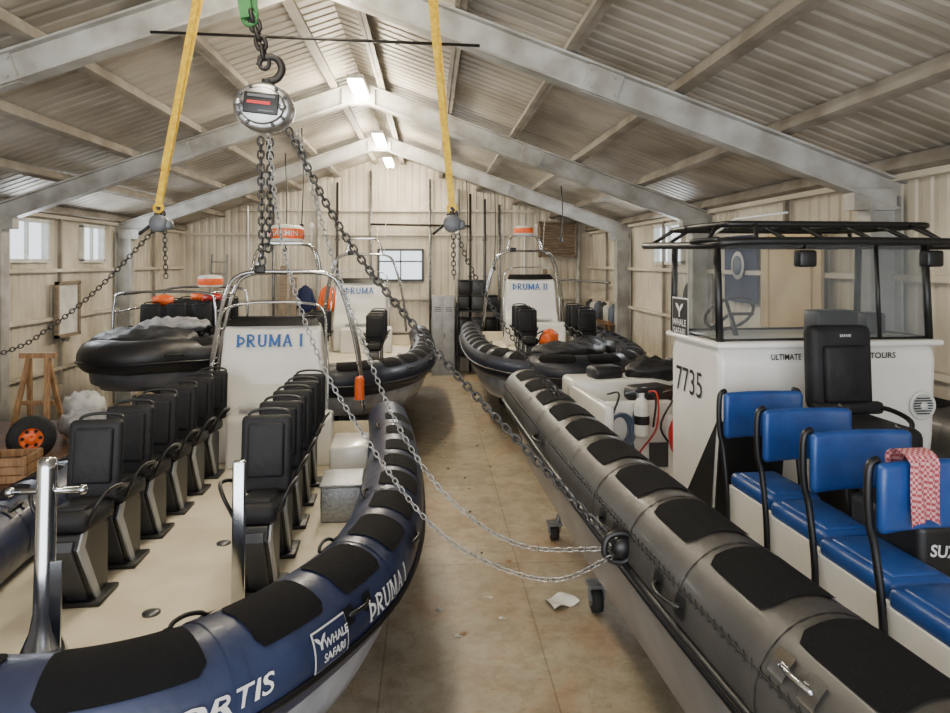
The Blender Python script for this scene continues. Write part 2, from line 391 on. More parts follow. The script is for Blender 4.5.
# ---------------------------------------------------------------- RIB collar
class Collar:
    def __init__(s,pts,r,taper=.5):
        left=[(-p[0],p[1],p[2]) for p in pts[:0:-1]]
        full=left+list(pts)
        s.P=catmull(full,10); s.r=r; s.tp=taper
        s.L=[0]
        for i in range(1,len(s.P)): s.L.append(s.L[-1]+(s.P[i]-s.P[i-1]).length)
        s.Lb=s.L[-1]/2
    def at(s,l):
        l=max(0,min(s.L[-1]-1e-6,l)); lo=0;hi=len(s.L)-1
        while hi-lo>1:
            md=(lo+hi)//2
            if s.L[md]<=l: lo=md
            else: hi=md
        t=(l-s.L[lo])/(s.L[hi]-s.L[lo]); p=s.P[lo].lerp(s.P[hi],t)
        a=s.P[max(0,lo-1)];b=s.P[min(len(s.P)-1,hi+1)]; tg=(b-a).normalized()
        return p,Vector((tg.y,-tg.x,0)).normalized()
    def rad(s,l):
        e=min(l,s.L[-1]-l)
        return s.r*(.3+.7*math.sqrt(max(0,min(1,e/s.tp)))) if e<s.tp else s.r
    def surf(s,side,t,th,off=0):
        l=s.Lb+side*t; p,o=s.at(l); r=s.rad(l)+off; a=math.radians(th)
        return p+o*math.cos(a)*r+Vector((0,0,math.sin(a)*r))
    def mesh(s,mb,seg=28):
        n=150; v=[];f=[]
        for i in range(n+1):
            l=s.L[-1]*i/n; p,o=s.at(l); r=s.rad(l)
            for k in range(seg):
                a=2*pi*k/seg; v.append(p+o*math.cos(a)*r+Vector((0,0,math.sin(a)*r)))
        for i in range(n):
            for k in range(seg): f.append((i*seg+k,i*seg+(k+1)%seg,(i+1)*seg+(k+1)%seg,(i+1)*seg+k))
        f.append(tuple(range(seg))); f.append(tuple(n*seg+k for k in range(seg))[::-1])
        mb.add(v,f,True)
    def patch(s,mb,side,t0,t1,a0,a1,off=.007,nu=10,nv=8):
        def g(u,v): return s.surf(side,t0+(t1-t0)*u,a0+(a1-a0)*v,off)
        mb.grid(g,nu,nv)
    def rpatch(s,mb,side,t0,t1,a0,a1,off=.007,cr=.04):
        n=14; vs=[];H=(a1-a0)/57.3*s.r
        for i in range(n+1):
            u=i/n; w=t0+(t1-t0)*u; e=min(u,1-u)*(t1-t0); ins=0
            if e<cr: ins=(cr-math.sqrt(max(0,cr*cr-(cr-e)**2)))/H
            for j in range(9):
                v=ins+(1-2*ins)*j/8; vs.append(s.surf(side,w,a0+(a1-a0)*v,off))
        mb.add(vs,[(i*9+j,(i+1)*9+j,(i+1)*9+j+1,i*9+j+1) for i in range(n) for j in range(8)],True)
def hullparts(par,col,L,zc,keel,mh,md,dd=.62):
    m=MB(); N=26; secs=[]
    for i in range(N+1):
        l=col.Lb+(col.L[-1]-col.Lb-.45)*(i/N)**1.3
        p,o=col.at(l); x,y=p.x,p.y
        k=keel+(abs(keel)+.0)*max(0,1-y/2.2)**2.2
        b=max(0,1-y/1.8)
        secs.append([(x+o.x*.1,y+o.y*.1,zc-.1),(x+o.x*.08,y+o.y*.08+.05*b,zc-.36),(x*.985,y+.1*b,zc-dd+.1*b),(x*.96,y+.14*b,zc-dd-.05+.1*b),(x*.5,y+.3*b,min(zc-dd+.02,(k+zc-dd)/2-.02+.1*b)),(0,y+.5*b,min(zc-.45,k))])
    for sgn in (1,-1):
        v=[(q[0]*sgn,q[1],q[2]) for sec in secs for q in sec]; n=6
        f=[(i*n+j,(i+1)*n+j,(i+1)*n+j+1,i*n+j+1) for i in range(N) for j in range(n-1)]
        m.add(v,f,True)
    e=secs[-1]; m.add([(q[0],q[1],q[2]) for q in e]+[(-q[0],q[1],q[2]) for q in e[::-1]],[tuple(range(12))])
    bmesh.ops.remove_doubles(m.bm,verts=list(m.bm.verts),dist=.0005)
    m.done('hull',mh,par)
    m=MB(); R=[]
    for i in range(31):
        l=col.Lb+(col.L[-1]-col.Lb-.45)*i/30; p,o=col.at(l); R.append((p.x-o.x*.1,p.y-o.y*.1))
    out=[(x,y) for x,y in R]+[(-x,y) for x,y in R[:0:-1]]
    n=len(out); b=bmesh.new()
    lo=[b.verts.new((x,y,0)) for x,y in out]; hi=[b.verts.new((x,y,zc)) for x,y in out]
    b.faces.new(lo)
    for i in range(n): b.faces.new((lo[i],lo[(i+1)%n],hi[(i+1)%n],hi[i]))
    m.addbm(b)
    m.done('deck',md,par)
def collarparts(par,col,mc,patches,a0=38,a1=112,strake=M_blackp,sides=(1,-1)):
    m=MB(); col.mesh(m); m.done('inflatable_collar',mc,par)
    for sd in sides:
        for (t0,t1) in patches:
            m=MB(); col.rpatch(m,sd,t0,t1,a0,a1); m.done('antislip_patch',M_patch,par)
    m=MB()
    tmax=col.Lb-.5
    pts=[col.surf(-1,tmax*(1-i/60),-14,.008) for i in range(60)]+[col.surf(1,tmax*i/60,-14,.008) for i in range(61)]
    m.path(pts,.018,6)
    m.done('rubbing_strake',strake,par)
def seam(par,col,sd,t,mt,a0=-70,a1=200,off=.004):
    m=MB(); col.patch(m,sd,t-.03,t+.03,a0,a1,off,2,22); m.done('seam_tape',mt,par)
def handle(par,col,sd,t,th,mt=M_blackp,w=.2,hh=1):
    m=MB()
    pts=[col.surf(sd,t-w/2,th,.005),col.surf(sd,t-w/2+.03,th,.035*hh),col.surf(sd,t,th,.05*hh),col.surf(sd,t+w/2-.03,th,.035*hh),col.surf(sd,t+w/2,th,.005)]
    m.path(catmull(pts,5),.010,6)
    for e in (-1,1): col.patch(m,sd,t+e*w/2-.035,t+e*w/2+.035,th-9,th+9,.009,3,3)
    m.done('grab_handle',mt,par)
# ---------------------------------------------------------------- jockey seat
_seat={}
def jockey(par,x,y,z=0):
    if 'o' in _seat: return copytree(_seat['o'],par,T((x,y,z)))
    m=MB(); m.prism([(.04,0),(.03,.43),(-.1,.47),(-.37,.47),(-.41,.39),(-.17,.0)],-.085,.085,.012)
    m.mi=1; m.prism([(-.185,.02),(-.432,.39),(-.41,.44),(-.39,.44),(-.16,.04)],-.06,.06,.004)
    m.mi=2
    for s in (-1,1): m.prism([(-.165,.03),(-.42,.39),(-.37,.47),(-.3,.47),(-.34,.39),(-.1,.03)],s*.092-.006,s*.092+.006,0)
    m.mi=0; m.box((0,-.08,.015),(.28,.3,.03),bev=.008)
    p=m.done('jockey_seat',[M_blackp,M_dgrey,M_pale],par,M=T((x,y,z)))
    m=MB(); m.box((0,-.18,.52),(.26,.42,.12),(-.06,0,0),bev=.05,seg=3); m.box((0,-.16,.58),(.18,.32,.04),(-.06,0,0),bev=.018,seg=3); m.done('seat_cushion',M_black,p)
    m=MB(); m.box((0,.03,.8),(.32,.075,.49),(-.08,0,0),bev=.035,seg=3); m.box((0,-.01,.83),(.23,.045,.34),(-.08,0,0),bev=.02,seg=3); m.box((0,.03,.55),(.22,.06,.2),bev=.02)
    m.done('backrest',M_black,p)
    for s in (-1,1):
        m=MB(); m.path(catmull([(s*.13,.0,.6),(s*.2,-.06,.66),(s*.215,-.28,.70),(s*.18,-.37,.65),(s*.12,-.36,.52)],6),.012,8); m.done('grab_handle',M_blackp,p)
    m=MB(); m.path(catmull([(-.12,.08,.98),(-.12,.12,1.05),(0,.13,1.07),(.12,.12,1.05),(.12,.08,.98)],5),.011,8); m.done('back_handle',M_blackp,p)
    _seat['o']=p; return p
def radardome(par,c,txt=True):
    m=MB(); m.lathe([(0,0),(.2,0),(.225,.03),(.225,.05)],c)
    m.lathe([(.232,.175),(.222,.2),(.19,.225),(.1,.24),(0,.245)],c)
    m.mi=1; m.lathe([(.228,.05),(.235,.06),(.235,.165),(.232,.176)],c); m.mi=0
    if txt: m.text('GARMIN',.1,lambda x,y:Vector((c[0]+math.sin(x/.235)*.239,c[1]-math.cos(x/.235)*.239,c[2]+.112+y)),bold=.001,sub=1)
    m.done('radar_dome',[M_tin,M_orange],par)
def navy_rib(label,M,name,rows=6,radar=True,mc=None,near=False):
    mc=mc or M_navy
    par=empty('inflatable_boat',label,'boat',M)
    zc=.22
    pts=[(0,0,.25),(.3,.05,.25),(.55,.2,.25),(.82,.56,.24),(1.1,1.15,.23),(1.26,1.95,zc),(1.33,3.0,zc),(1.35,4.2,zc),(1.33,5.4,zc),(1.28,6.75,zc)]
    col=Collar(pts,.25)
    hullparts(par,col,7,zc,-.6,M_hullg,M_deck,.56)
    collarparts(par,col,mc,[(.08,.54),(.72,1.1),(1.24,1.62),(1.78,2.16),(2.32,2.7),(2.86,3.24),(3.4,3.8),(4.0,4.4),(4.7,5.1),(5.5,5.9)],a0=38,a1=106)
    for t in (.63,1.7,2.78,3.9,5.3):
        for s in (1,-1): handle(par,col,s,t,125,M_blackp,.2,.7); seam(par,col,s,t,mc)
    for t in (1.3,2.24): handle(par,col,1,t,20,M_blackp,.16,.7)
    c=col
    if near:
        m=MB()
        m.text('FORTIS',.1,lambda x,y:c.surf(1,.55+x,9+y/c.r*57.3,.010),bold=.001,sub=1,shear=.2,sx=1.2)
        m.done('lettering',M_txtw,par)
        m=MB(); m.serif(name,.095,lambda x,y:c.surf(1,1.62+x,8+y/c.r*57.3,.010),w=.17)
        m.done('name_lettering',M_txtw,par)
        m=MB(); t0=1.07
        def S(x,y,o=.012): return c.surf(1,t0+x,8+y/c.r*57.3,o)
        m.mi=0; m.grid(lambda u,v:S(-.12+.24*u,-.085+.17*v,.008),6,8)
        m.mi=1; m.grid(lambda u,v:S(-.112+.224*u,-.077+.154*v,.010),6,8)
        m.mi=0
        m.text('WHALE',.05,lambda x,y:S(x+.03,y+.016,.013),bold=.001,sub=1); m.text('SAFARI',.05,lambda x,y:S(x+.012,y-.04,.013),bold=.001,sub=1)
        TAIL(m,lambda x,y:S(x-.075,y+.035,.013),.06)
        m.done('logo_badge',[M_txtw,M_navy],par)
    for i in range(rows):
        jockey(par,-.52,1.86+i*.57)
        if i<5: jockey(par,.52,1.86+i*.6)
    m=MB()
    prof=[(5.12,0),(5.08,.6),(5.22,.8),(5.32,1.44),(5.42,1.52),(5.62,1.46),(5.75,1.2),(5.95,1.05),(5.95,0)]
    def tp(p):
        k=1-.1*max(0,(p.z-.7))
        return Vector((p.x*k,p.y,p.z))
    m.prism(prof,-.58,.58,.04,tp); m.prism([(4.84,0),(4.84,.5),(4.9,.55),(5.15,.55),(5.15,0)],-.4,.7,.03)
    m.done('console',M_white,par)
    m=MB(); m.box((.05,5.06,.62),(.7,.12,.06),bev=.02); m.done('console_cushion',M_tin,par)
    m=MB(); m.grid(lambda u,v:Vector(((u-.5)*1.06*(1-.12*v),5.36-.06*(1-(2*u-1)**2)+.1*v,1.48+.1*v)),12,3)
    m.path([Vector(((u/12-.5)*.93,5.46-.06*(1-(2*u/12-1)**2),1.58)) for u in range(13)],.014,6); m.done('windscreen',M_blackp,par,recalc=False)
    m=MB()
    m.serif(name,.14,plane_fn((-.02,5.258,1.32),(1,0,0),(0,.1,.64)),w=.2,sub=1)
    m.done('name_lettering',M_txtb,par)
    m=MB(); m.lathe([(.16,0),(.175,.015),(.16,.03)],(.25,5.72,1.32),Rx(-.9),20); m.path([(.25,5.6,1.2),(.25,5.74,1.33)],.02,6)
    for a in (0,2.1,4.2): m.path([Vector((.25,5.73,1.33)),Vector((.25,5.73,1.33))+Rx(-.9)@Vector((math.cos(a)*.165,math.sin(a)*.165,0))],.012,6)
    m.done('steering_wheel',M_blackp,par)
    m=MB()
    m.path(catmull([(-.62,5.15,.1),(-.63,5.18,.9),(-.6,5.3,1.3),(-.55,5.42,1.66),(-.3,5.5,1.74),(0,5.5,1.75),(.3,5.5,1.74),(.55,5.42,1.66),(.6,5.3,1.3),(.63,5.18,.9),(.62,5.15,.1)],6),.014,8)
    m.done('console_rail',M_chrome,par)
    for s in (-.3,.3): jockey(par,s,6.5)
    m=MB()
    for yy,w in ((6.35,.026),(6.75,.026)):
        m.path(catmull([(-.98,yy+.1,.3),(-.9,yy,1.1),(-.72,yy-.1,1.85),(-.52,yy-.14,2.1),(0,yy-.16,2.13),(.52,yy-.14,2.1),(.72,yy-.1,1.85),(.9,yy,1.1),(.98,yy+.1,.3)],7),w,10)
    for s in (-1,1):
        for z,x in ((.95,.91),(1.4,.83),(1.85,.72)): m.path([(s*x,6.3,z),(s*x,6.7,z)],.02,8)
    m.path(catmull([(-.42,6.25,2.1),(-.36,6.3,2.38),(-.22,6.35,2.5),(.22,6.35,2.5),(.36,6.3,2.38),(.42,6.25,2.1)],6),.02,8)
    m.path(catmull([(-.42,6.6,2.1),(-.36,6.6,2.38),(-.22,6.55,2.5),(.22,6.55,2.5),(.36,6.6,2.38),(.42,6.6,2.1)],6),.02,8)
    m.box((0,6.45,2.5),(.4,.26,.02))
    m.done('radar_arch',M_chrome,par)
    for a,b in (((-.5,6.5,2.1),(-.52,6.52,3.0)),((.45,6.5,2.1),(.5,6.5,2.9))):
        m=MB(); m.path([a,b],.008,6); m.done('whip_aerial',M_tin,par)
    m=MB(); m.path([(.3,6.5,2.5),(.3,6.5,2.7)],.012,6); m.ell((.3,6.5,2.74),(.035,.035,.05),10); m.done('navigation_light',M_tin,par)
    m=MB(); m.box((-.3,6.2,2.16),(.14,.08,.1),bev=.015); m.done('deck_light',M_blackp,par)
    if radar: radardome(par,(-.02,6.45,2.51),near)
    return par,col
A,colA=navy_rib('navy rigid inflatable boat with black jockey seats and white console',T((-1.45,2.55,1.06))@Rz(.062)@Rx(-.05),'ÞRUMA I',near=True)
m=MB(); m.lathe([(.1,0),(.1,.25),(.08,.3),(.055,.36),(.042,.44),(.04,1.06),(.036,1.1),(0,1.11)],(-.2,.56,0)); m.path([(-.35,.56,.96),(-.05,.56,.96)],.014,8); m.ell((-.35,.56,.96),(.022,.022,.022),8); m.ell((-.05,.56,.96),(.022,.022,.022),8)
m.beam((-.15,.54,.0),(-.15,.54,.66),.012,.06,(1,0,0)); m.done('mooring_post',M_chrome,A)
m=MB(); m.box((.49,1.2,.46),(.07,.04,.92),bev=.012); m.box((.49,1.2,.01),(.14,.12,.02)); m.done('step_post',M_chrome,A)
m=MB(); m.box((.92,3.2,.14),(.32,.5,.28),bev=.015); m.box((.92,3.2,.29),(.34,.52,.025),bev=.008); m.done('deck_locker',M_alu,A)
m=MB(); m.box((.93,4.25,.2),(.36,.7,.4),bev=.03); m.done('side_locker',M_white,A)
m=MB(); m.cyl((.94,6.2,.5),(.94,6.2,.75),.06); m.ell((.94,6.2,.75),(.06,.06,.05),12); m.done('life_light',M_orange,A)
for x,y in ((-.05,1.5),(.1,2.6),(.0,3.6)):
    m=MB(); m.lathe([(0,0),(.05,0),(.05,.012),(.02,.018),(0,.018)],(x,y,0)); m.done('deck_fitting',M_galv,A)
Cb,_=navy_rib('navy inflatable tour boat with white console and steel arch',T((-1.42,9.95,1.05))@Rz(.02),'ÞRUMA',rows=3,radar=False,mc=M_navyd)
D,_=navy_rib('navy inflatable tour boat with orange radar dome on steel arch',T((2.2,9.95,1.13))@Rz(-.01),'ÞRUMA II',rows=3,mc=M_navyd)
def crump(q,p): return q+Vector((.02*math.sin(p.y*11+p.z*5),.02*math.sin(p.x*9),.03*math.sin(p.x*9+p.y*3)*math.cos(p.y*7)+.014*math.sin(p.x*23+p.y*5)))
m=MB(); m.ell((0,.9,.45),(.6,.35,.14),24,fn=crump); m.ell((.5,1.5,.4),(.42,.4,.2),24,fn=crump); m.done('folded_cover',M_sheet,D)
m=MB(); m.ell((-.2,1.6,.55),(.16,.14,.18),16,fn=crump); m.done('gear_bag',M_orange,D)
# ---------------------------------------------------------------- boat B
MBm=T((2.8,-.6,1.2))@Rz(.06)
B=empty('inflatable_boat','grey rigid inflatable boat with white windowed console and blue bench seats','boat',MBm)
zb=.5
pts=[(0,0,.56),(.3,.05,.55),(.55,.2,.54),(.84,.58,.53),(1.18,1.15,.51),(1.38,1.9,zb),(1.45,2.9,zb),(1.46,4.6,zb),(1.43,6.2,zb),(1.38,7.95,zb)]
colB=Collar(pts,.24)
hullparts(B,colB,8,zb,-.5,M_hulld,M_white,.72)
pt=[(.3+i*.52,.3+i*.52+.37) for i in range(15)]
collarparts(B,colB,M_olive,pt,a0=54,a1=122)
for s in (1,-1):
    for t in [.3+i*.52-.075 for i in range(1,15)]: seam(B,colB,s,t,M_olive,-60,200,.003)
m=MB()
for k in range(160):
    t=1.0+k*.045
    m.path([colB.surf(-1,t,18,.003),colB.surf(-1,t+.02,24,.004)],.003,4)
pp=[colB.surf(-1,.8+7.2*i/80,21,.002) for i in range(81)]; m.path(pp,.004,5)
m.done('lacing',M_txtk,B)
m=MB(); pp=[colB.surf(-1,.8+7.2*i/80,-34,.004) for i in range(81)]; m.path(pp,.022,6); m.done('lower_strake',M_blackp,B)
for t in (4.6,3.9,6.2): handle(B,colB,-1,t,8,M_blackp,.2)
handle(B,colB,-1,3.18,36,M_chrome,.13,.7); handle(B,colB,-1,6.9,95,M_blackp,.16,.7)
W0,W1,YF,YB,HC=-.78,.66,4.68,5.4,1.28
m=MB()
m.prism([(YF+.12,0),(YF+.02,.7),(YF,1.2),(YF+.03,HC),(YB-.05,HC),(YB,1.2),(YB,0)],W0,W1,.035)
m.box(((W0+W1)/2,(YF+YB)/2,HC+.015),(W1-W0+.06,YB-YF+.06,.04),bev=.015)
m.done('console',M_white,B)
m=MB(); m.add([(W0-.004,YF+.13,.05),(W0-.004,YF+.62,.05),(W0-.004,YF+.03,.84)],[(0,1,2)])
m.done('side_graphic',M_txtk,B)
m=MB(); m.prism([(YF+.1,.05),(YF+.0,.84),(YF-.012,.84),(YF+.08,.05)],W0+.0,W0+.42,0); m.done('console_recess',M_blackp,B)
m=MB()
m.text('7735',.24,plane_fn((W0-.006,YF+.42,1.0),(0,-1,0),(0,0,1)),sx=.85); m.done('registration_number',M_txtk,B)
m=MB()
m.text('ULTIMATE',.05,plane_fn((-.36,YF-.012,HC-.06),(1,0,0),(0,0,1)),bold=.001,sx=.86)
m.text('TOURS',.05,plane_fn((.28,YF-.012,HC-.06),(1,0,0),(0,0,1)),bold=.001,sx=1.1)
m.done('lettering',M_txtk,B)
def rect(m,f,x0,x1,y0,y1,o=(0,0,0)): m.add([f(x0,y0)+Vector(o),f(x1,y0)+Vector(o),f(x1,y1)+Vector(o),f(x0,y1)+Vector(o)],[(0,1,2,3)])
m=MB(); f=plane_fn((W0-.02,YF+.52,1.42),(0,-1,0),(0,0,1))
rect(m,f,-.13,.13,-.14,.14); m.mi=1; rect(m,f,-.12,.12,-.13,.13,(-.003,0,0)); m.mi=0
g=plane_fn((W0-.027,YF+.52,1.42),(0,-1,0),(0,0,1))
m.text('WHALE',.062,lambda x,y:g(x,y-.03),bold=.001); m.text('SAFARI',.062,lambda x,y:g(x,y-.09),bold=.001)
TAIL(m,lambda x,y:g(x,y+.06),.1)
m.done('logo_badge',[M_txtw,M_txtk],B)
m=MB()
m.lathe([(0,.0),(.07,.0),(.073,.006),(.08,.012),(.088,.006),(.09,0)],(W1-.1,YF+.0,.9),Rx(pi/2)); m.mi=1
for k in range(7):
    zz=-.048+k*.016; ww=math.sqrt(.064**2-zz**2); m.box((W1-.1,YF-.008,.9+zz),(ww*2,.008,.007))
m.mi=2; m.lathe([(0,-.008),(.024,-.012),(.024,.02),(0,.022)],(W1-.1,YF+.0,.9),Rx(pi/2),16)
m.done('speaker',[M_tin,M_dgrey,M_tin],B)
zt=1.92
xi0,xi1=W0+.02,W1-.02
m=MB()
for x,y in ((xi0,YF+.04),(xi1,YF+.04),(xi0,YB),(xi1,YB)): m.path([(x,y,HC),(x*1.0,y+(.04 if y<5 else -.02),zt)],.024,8)
m.path([(xi1-.34,YF+.04,HC),(xi1-.34,YF+.08,zt)],.014,6)
for z in (HC+.035,zt): m.path([(xi0,YF+.05,z),(xi1,YF+.05,z),(xi1,YB,z),(xi0,YB,z)],.016,6,closed=True)
m.done('windscreen_frame',M_blackp,B)
m=MB()
m.add([(xi0,YF+.04,HC),(xi1,YF+.04,HC),(xi1,YF+.08,zt),(xi0,YF+.08,zt)],[(0,1,2,3)])
m.add([(xi0,YF+.04,HC),(xi0,YB,HC),(xi0,YB-.02,zt),(xi0,YF+.08,zt)],[(0,1,2,3)])
m.add([(xi1,YF+.04,HC),(xi1,YB,HC),(xi1,YB-.02,zt),(xi1,YF+.08,zt)],[(0,1,2,3)])
m.done('windscreen',M_screen,B)
m=MB()
zr=1.92
ring=[(W0-.1,YF-.02,zr-.02),(W0+.12,YF-.2,zr-.0),(W1-.12,YF-.2,zr),(W1+.08,YF-.02,zr-.02),(W1+.08,YB+.2,zr),(W1-.1,YB+.35,zr),(W0+.1,YB+.35,zr),(W0-.08,YB+.2,zr)]
m.path(catmull(ring,6,True),.024,10,closed=True)
ring2=[(x*.84,YF+.45+(y-(YF+.45))*.7,zr+.11) for x,y,z in ring]; m.path(catmull(ring2,6,True),.02,8,closed=True)
for a,b in zip(ring,ring2): m.path([a,b],.014,6)
for x in (-.45,-.2,.1,.35): m.path([(x,YF-.18,zr+.0),(x,YF+.1,zr+.11),(x,YB,zr+.11)],.014,6)
m.path([(W0,YF+.5,zr+.11),(W1,YF+.5,zr+.11)],.014,6); m.path([(W0,YF+.1,zr+.02),(W1,YF+.1,zr+.02)],.014,6)
m.path(catmull([(W0-.08,YF+.1,zr),(W0-.2,YF-.05,zr+.0),(W0-.12,YF-.22,zr+.01)],5),.016,6)
m.done('roof_frame',M_blackp,B)
for x in (W0+.46,W1-.16):
    m=MB(); m.box((x,YF-.14,zr-.1),(.11,.08,.1),bev=.015); m.path([(x,YF-.12,zr-.04),(x,YF-.15,zr)],.012,6); m.done('deck_light',M_blackp,B)
m=MB(); m.path([(W0+.1,YF+.3,zr+.05),(W0+.2,YF+.2,zr+.15),(W0+.5,YF+.1,zr+.19)],.008,6); m.done('whip_aerial',M_tin,B)
m=MB(); m.lathe([(.16,0),(.175,.015),(.16,.03),(.15,.015),(.16,0)],(W0+.3,YF+.45,HC+.16),Rx(-.8)@Rz(0),20)
for a in (0,2.1,4.2):
    cc=Vector((W0+.3,YF+.45,HC+.17)); m.path([cc,cc+Rx(-.8)@Vector((math.cos(a)*.165,math.sin(a)*.165,0))],.012,6)
m.path([(W0+.3,YF+.35,HC),(W0+.3,YF+.45,HC+.17)],.02,6); m.done('steering_wheel',M_blackp,B)
for x,w_,h_ in ((.18,.3,.16),(.46,.14,.14)):
    m=MB(); m.box((x,YF+.35,HC+.04+h_/2),(w_,.16,h_),bev=.02); m.done('instrument_display',M_blackp,B)
def blue(x,y,first=None):
    if first: return copytree(first,B,T((x,y,0)))
    m=MB(); m.prism([(.0,0),(.0,.57),(-.443,.57),(-.443,0)],-.2,.07,.006); m.box((-.065,-.222,.15),(.33,.443,.3),bev=.01)
    p=m.done('bench_seat',M_white,B,M=T((x,y,0)))
    m=MB(); m.box((-.065,-.22,.6),(.27,.43,.085),bev=.03,seg=3); m.box((-.065,-.22,.638),(.2,.35,.025),bev=.012); m.done('seat_cushion',M_blue,p)
    m=MB()
    b=bmesh.new(); bmesh.ops.create_cube(b,size=1)
    for v in b.verts: v.co=Vector((v.co.x*.46,v.co.y*.055,v.co.z*.255))
    bmesh.ops.subdivide_edges(b,edges=[e for e in b.edges if abs(e.verts[0].co.x-e.verts[1].co.x)>.1],cuts=5)
    bmesh.ops.bevel(b,geom=[e for e in b.edges if len(e.link_faces)==2 and e.calc_face_angle(0)>1],offset=.025,segments=3,profile=.5,affect='EDGES')
    m.addbm(b,True,lambda q:Vector((q.x,q.y-.35*q.x*q.x*2+.03,q.z+.95-(q.y*.1))))
    m.done('backrest',M_blue,p)
    for s in (-1,1):
        m=MB(); m.path(catmull([(s*.225,-.04,.05),(s*.22,-.02,.5),(s*.22,.02,.75),(s*.235,.03,.84),(s*.242,.03,.96),(s*.235,.03,1.06),(s*.2,.035,1.08)],5),.015,8)
        m.done('seat_frame',M_blackp,p)
    return p
f0=blue(-.69,4.36)
for x,y in ((-.72,3.91),(-.76,3.47),(-.79,3.03)): blue(x,y,f0)
m=MB(); m.prism([(.1,0),(.1,.8),(-.3,.8),(-.2,0)],-.16,.16,.02); p=m.done('helm_seat',M_blackp,B,M=T((-.21,4.3,0)))
m=MB(); m.box((0,-.12,.86),(.38,.44,.16),bev=.05,seg=3); m.done('seat_cushion',M_black,p)
m=MB(); m.box((0,.1,1.2),(.38,.11,.48),(-.05,0,0),bev=.045,seg=3); m.box((0,.03,1.17),(.26,.05,.32),(-.05,0,0),bev=.02); m.box((0,.02,.98),(.42,.06,.07),bev=.02); m.done('backrest',M_black,p)
for s in (-1,1):
    m=MB(); m.path(catmull([(s*.16,.05,.98),(s*.21,-.05,.98),(s*.21,-.2,.95),(s*.17,-.24,.88)],5),.014,8); m.done('grab_handle',M_blackp,p)
m=MB(); f=plane_fn((0,.034,1.385),(1,0,0),(0,0,1)); m.text('SAFARI',.022,f); m.done('seat_logo',M_txtw,p)
m=MB(); m.box((0,7.05,.36),(2.2,.4,.72),bev=.04); m.box((.25,6.4,.28),(1.5,.5,.56),bev=.03); m.box((-1.06,6.5,.34),(.08,1.2,.68),bev=.03); m.box((-.72,6.2,.33),(.56,.06,.66),bev=.02); m.done('stern_locker',M_white,B)
m=MB(); m.box((-.56,6.16,.22),(.16,.012,.2)); m.done('locker_hatch',M_dgrey,B)
m=MB(); m.box((-.5,6.5,.66),(.4,.3,.14),(0,0,.3),bev=.06,seg=3); m.ell((-.05,6.5,.66),(.25,.2,.12),16,fn=crump); m.done('gear_bag',M_sheet,B)
m=MB(); m.ell((-.1,7.0,.78),(.45,.2,.1),20,fn=crump); m.box((-.75,7.0,.77),(.3,.22,.12),(0,0,.2),bev=.04); m.done('gear_bag',M_sheet,B)
m=MB(); m.lathe([(0,0),(.055,0),(.06,.02),(.06,.24),(.045,.29),(.022,.31),(.022,.35),(0,.35)],(-.74,6.07,.4)); m.mi=1; m.box((-.74,6.07,.77),(.1,.05,.04),bev=.01); m.path(catmull([(-.74,6.07,.76),(-.64,6.03,.71),(-.66,6.03,.48)],5),.01,6); m.lathe([(.062,.1),(.062,.17)],(-.74,6.07,.4)); m.done('fire_extinguisher',[M_tin,M_blackp],B)
m=MB()
for k in range(4): m.path([Vector((-.9+math.cos(a)*(.075+.012*k),6.14-.02*k,.44+math.sin(a)*(.11+.012*k))) for a in [i*2*pi/20 for i in range(20)]],.009,6,closed=True)
m.done('rope_coil',M_hose,B)
random.seed(3)
for k in range(5):
    x=-.95+k*.16
    m=MB(); m.path(catmull([(x,6.3,.7),(x+.05,6.15,.72),(x+random.uniform(-.1,.1),6.1,.45),(x+random.uniform(-.15,.15),6.08,.2),(x+.2,6.0,.03)],6),.009,6); m.done('cable',[M_blackp,M_hose,M_red,M_blackp,M_tin][k],B)
m=MB(); m.ell((-.46,5.95,.42),(.1,.1,.18),16); m.cyl((-.46,5.95,.58),(-.46,5.95,.64),.025); m.done('fender_buoy',M_red,B)
m=MB(); m.box((-.2,6.35,.7),(.16,.2,.24),bev=.02); m.done('gear_box',M_orange,B)
mw=MBm
m=MB(); m.box((0,0,.43),(.5,.42,.68),bev=.035,seg=4); m.box((0,0,.05),(.44,.38,.1),bev=.03)
m.mi=1; m.text('SUZUKI',.065,plane_fn((-.095,-.214,.655),(1,0,-.12),(.12,0,1)),bold=.0015)
m.done('engine_cowling',[M_blackp,M_txtw],None,'black outboard engine cowling with white lettering on boat deck','engine cover',M=mw@T((-.45,3.42,0.0)))
M_towel=mat('red_check_cloth',(206,120,124),.9,c2=(150,52,60),ns=30)
nt=M_towel.node_tree
tc=nt.nodes.new('ShaderNodeTexCoord'); ck=nt.nodes.new('ShaderNodeTexChecker'); ck.inputs['Scale'].default_value=90; ck.inputs['Color1'].default_value=lin((150,62,70)); ck.inputs['Color2'].default_value=lin((196,146,148))
nt.links.new(tc.outputs['Object'],ck.inputs['Vector']); nt.links.new(ck.outputs['Color'],nt.nodes['Principled BSDF'].inputs['Base Color'])
m=MB()
def tw(u,v):
    x=-.07+.15*u; s=.06+v*.52
    wob=.010*math.sin(u*14+v*5)
    sk=.03*(1-v)*(1-u)
    if s<.3: return Vector((x*(.8+.8*abs(s-.3))+sk,-.056+wob,-.3+s+.04*math.sin(u*3)*(.3-s)/.3))
    if s<.38: a=(s-.3)/.08*pi; return Vector((x*.8,-.0-.056*math.cos(a),.03*math.sin(a)+.004))
    return Vector((x*(.8+.4*(s-.38)),.059+wob,.0-(s-.38)))
m.grid(tw,16,40)
m.done('towel',M_towel,None,'red and white checked towel draped over a blue seat back','towel',M=mw@T((-.87,3.05,1.085)))
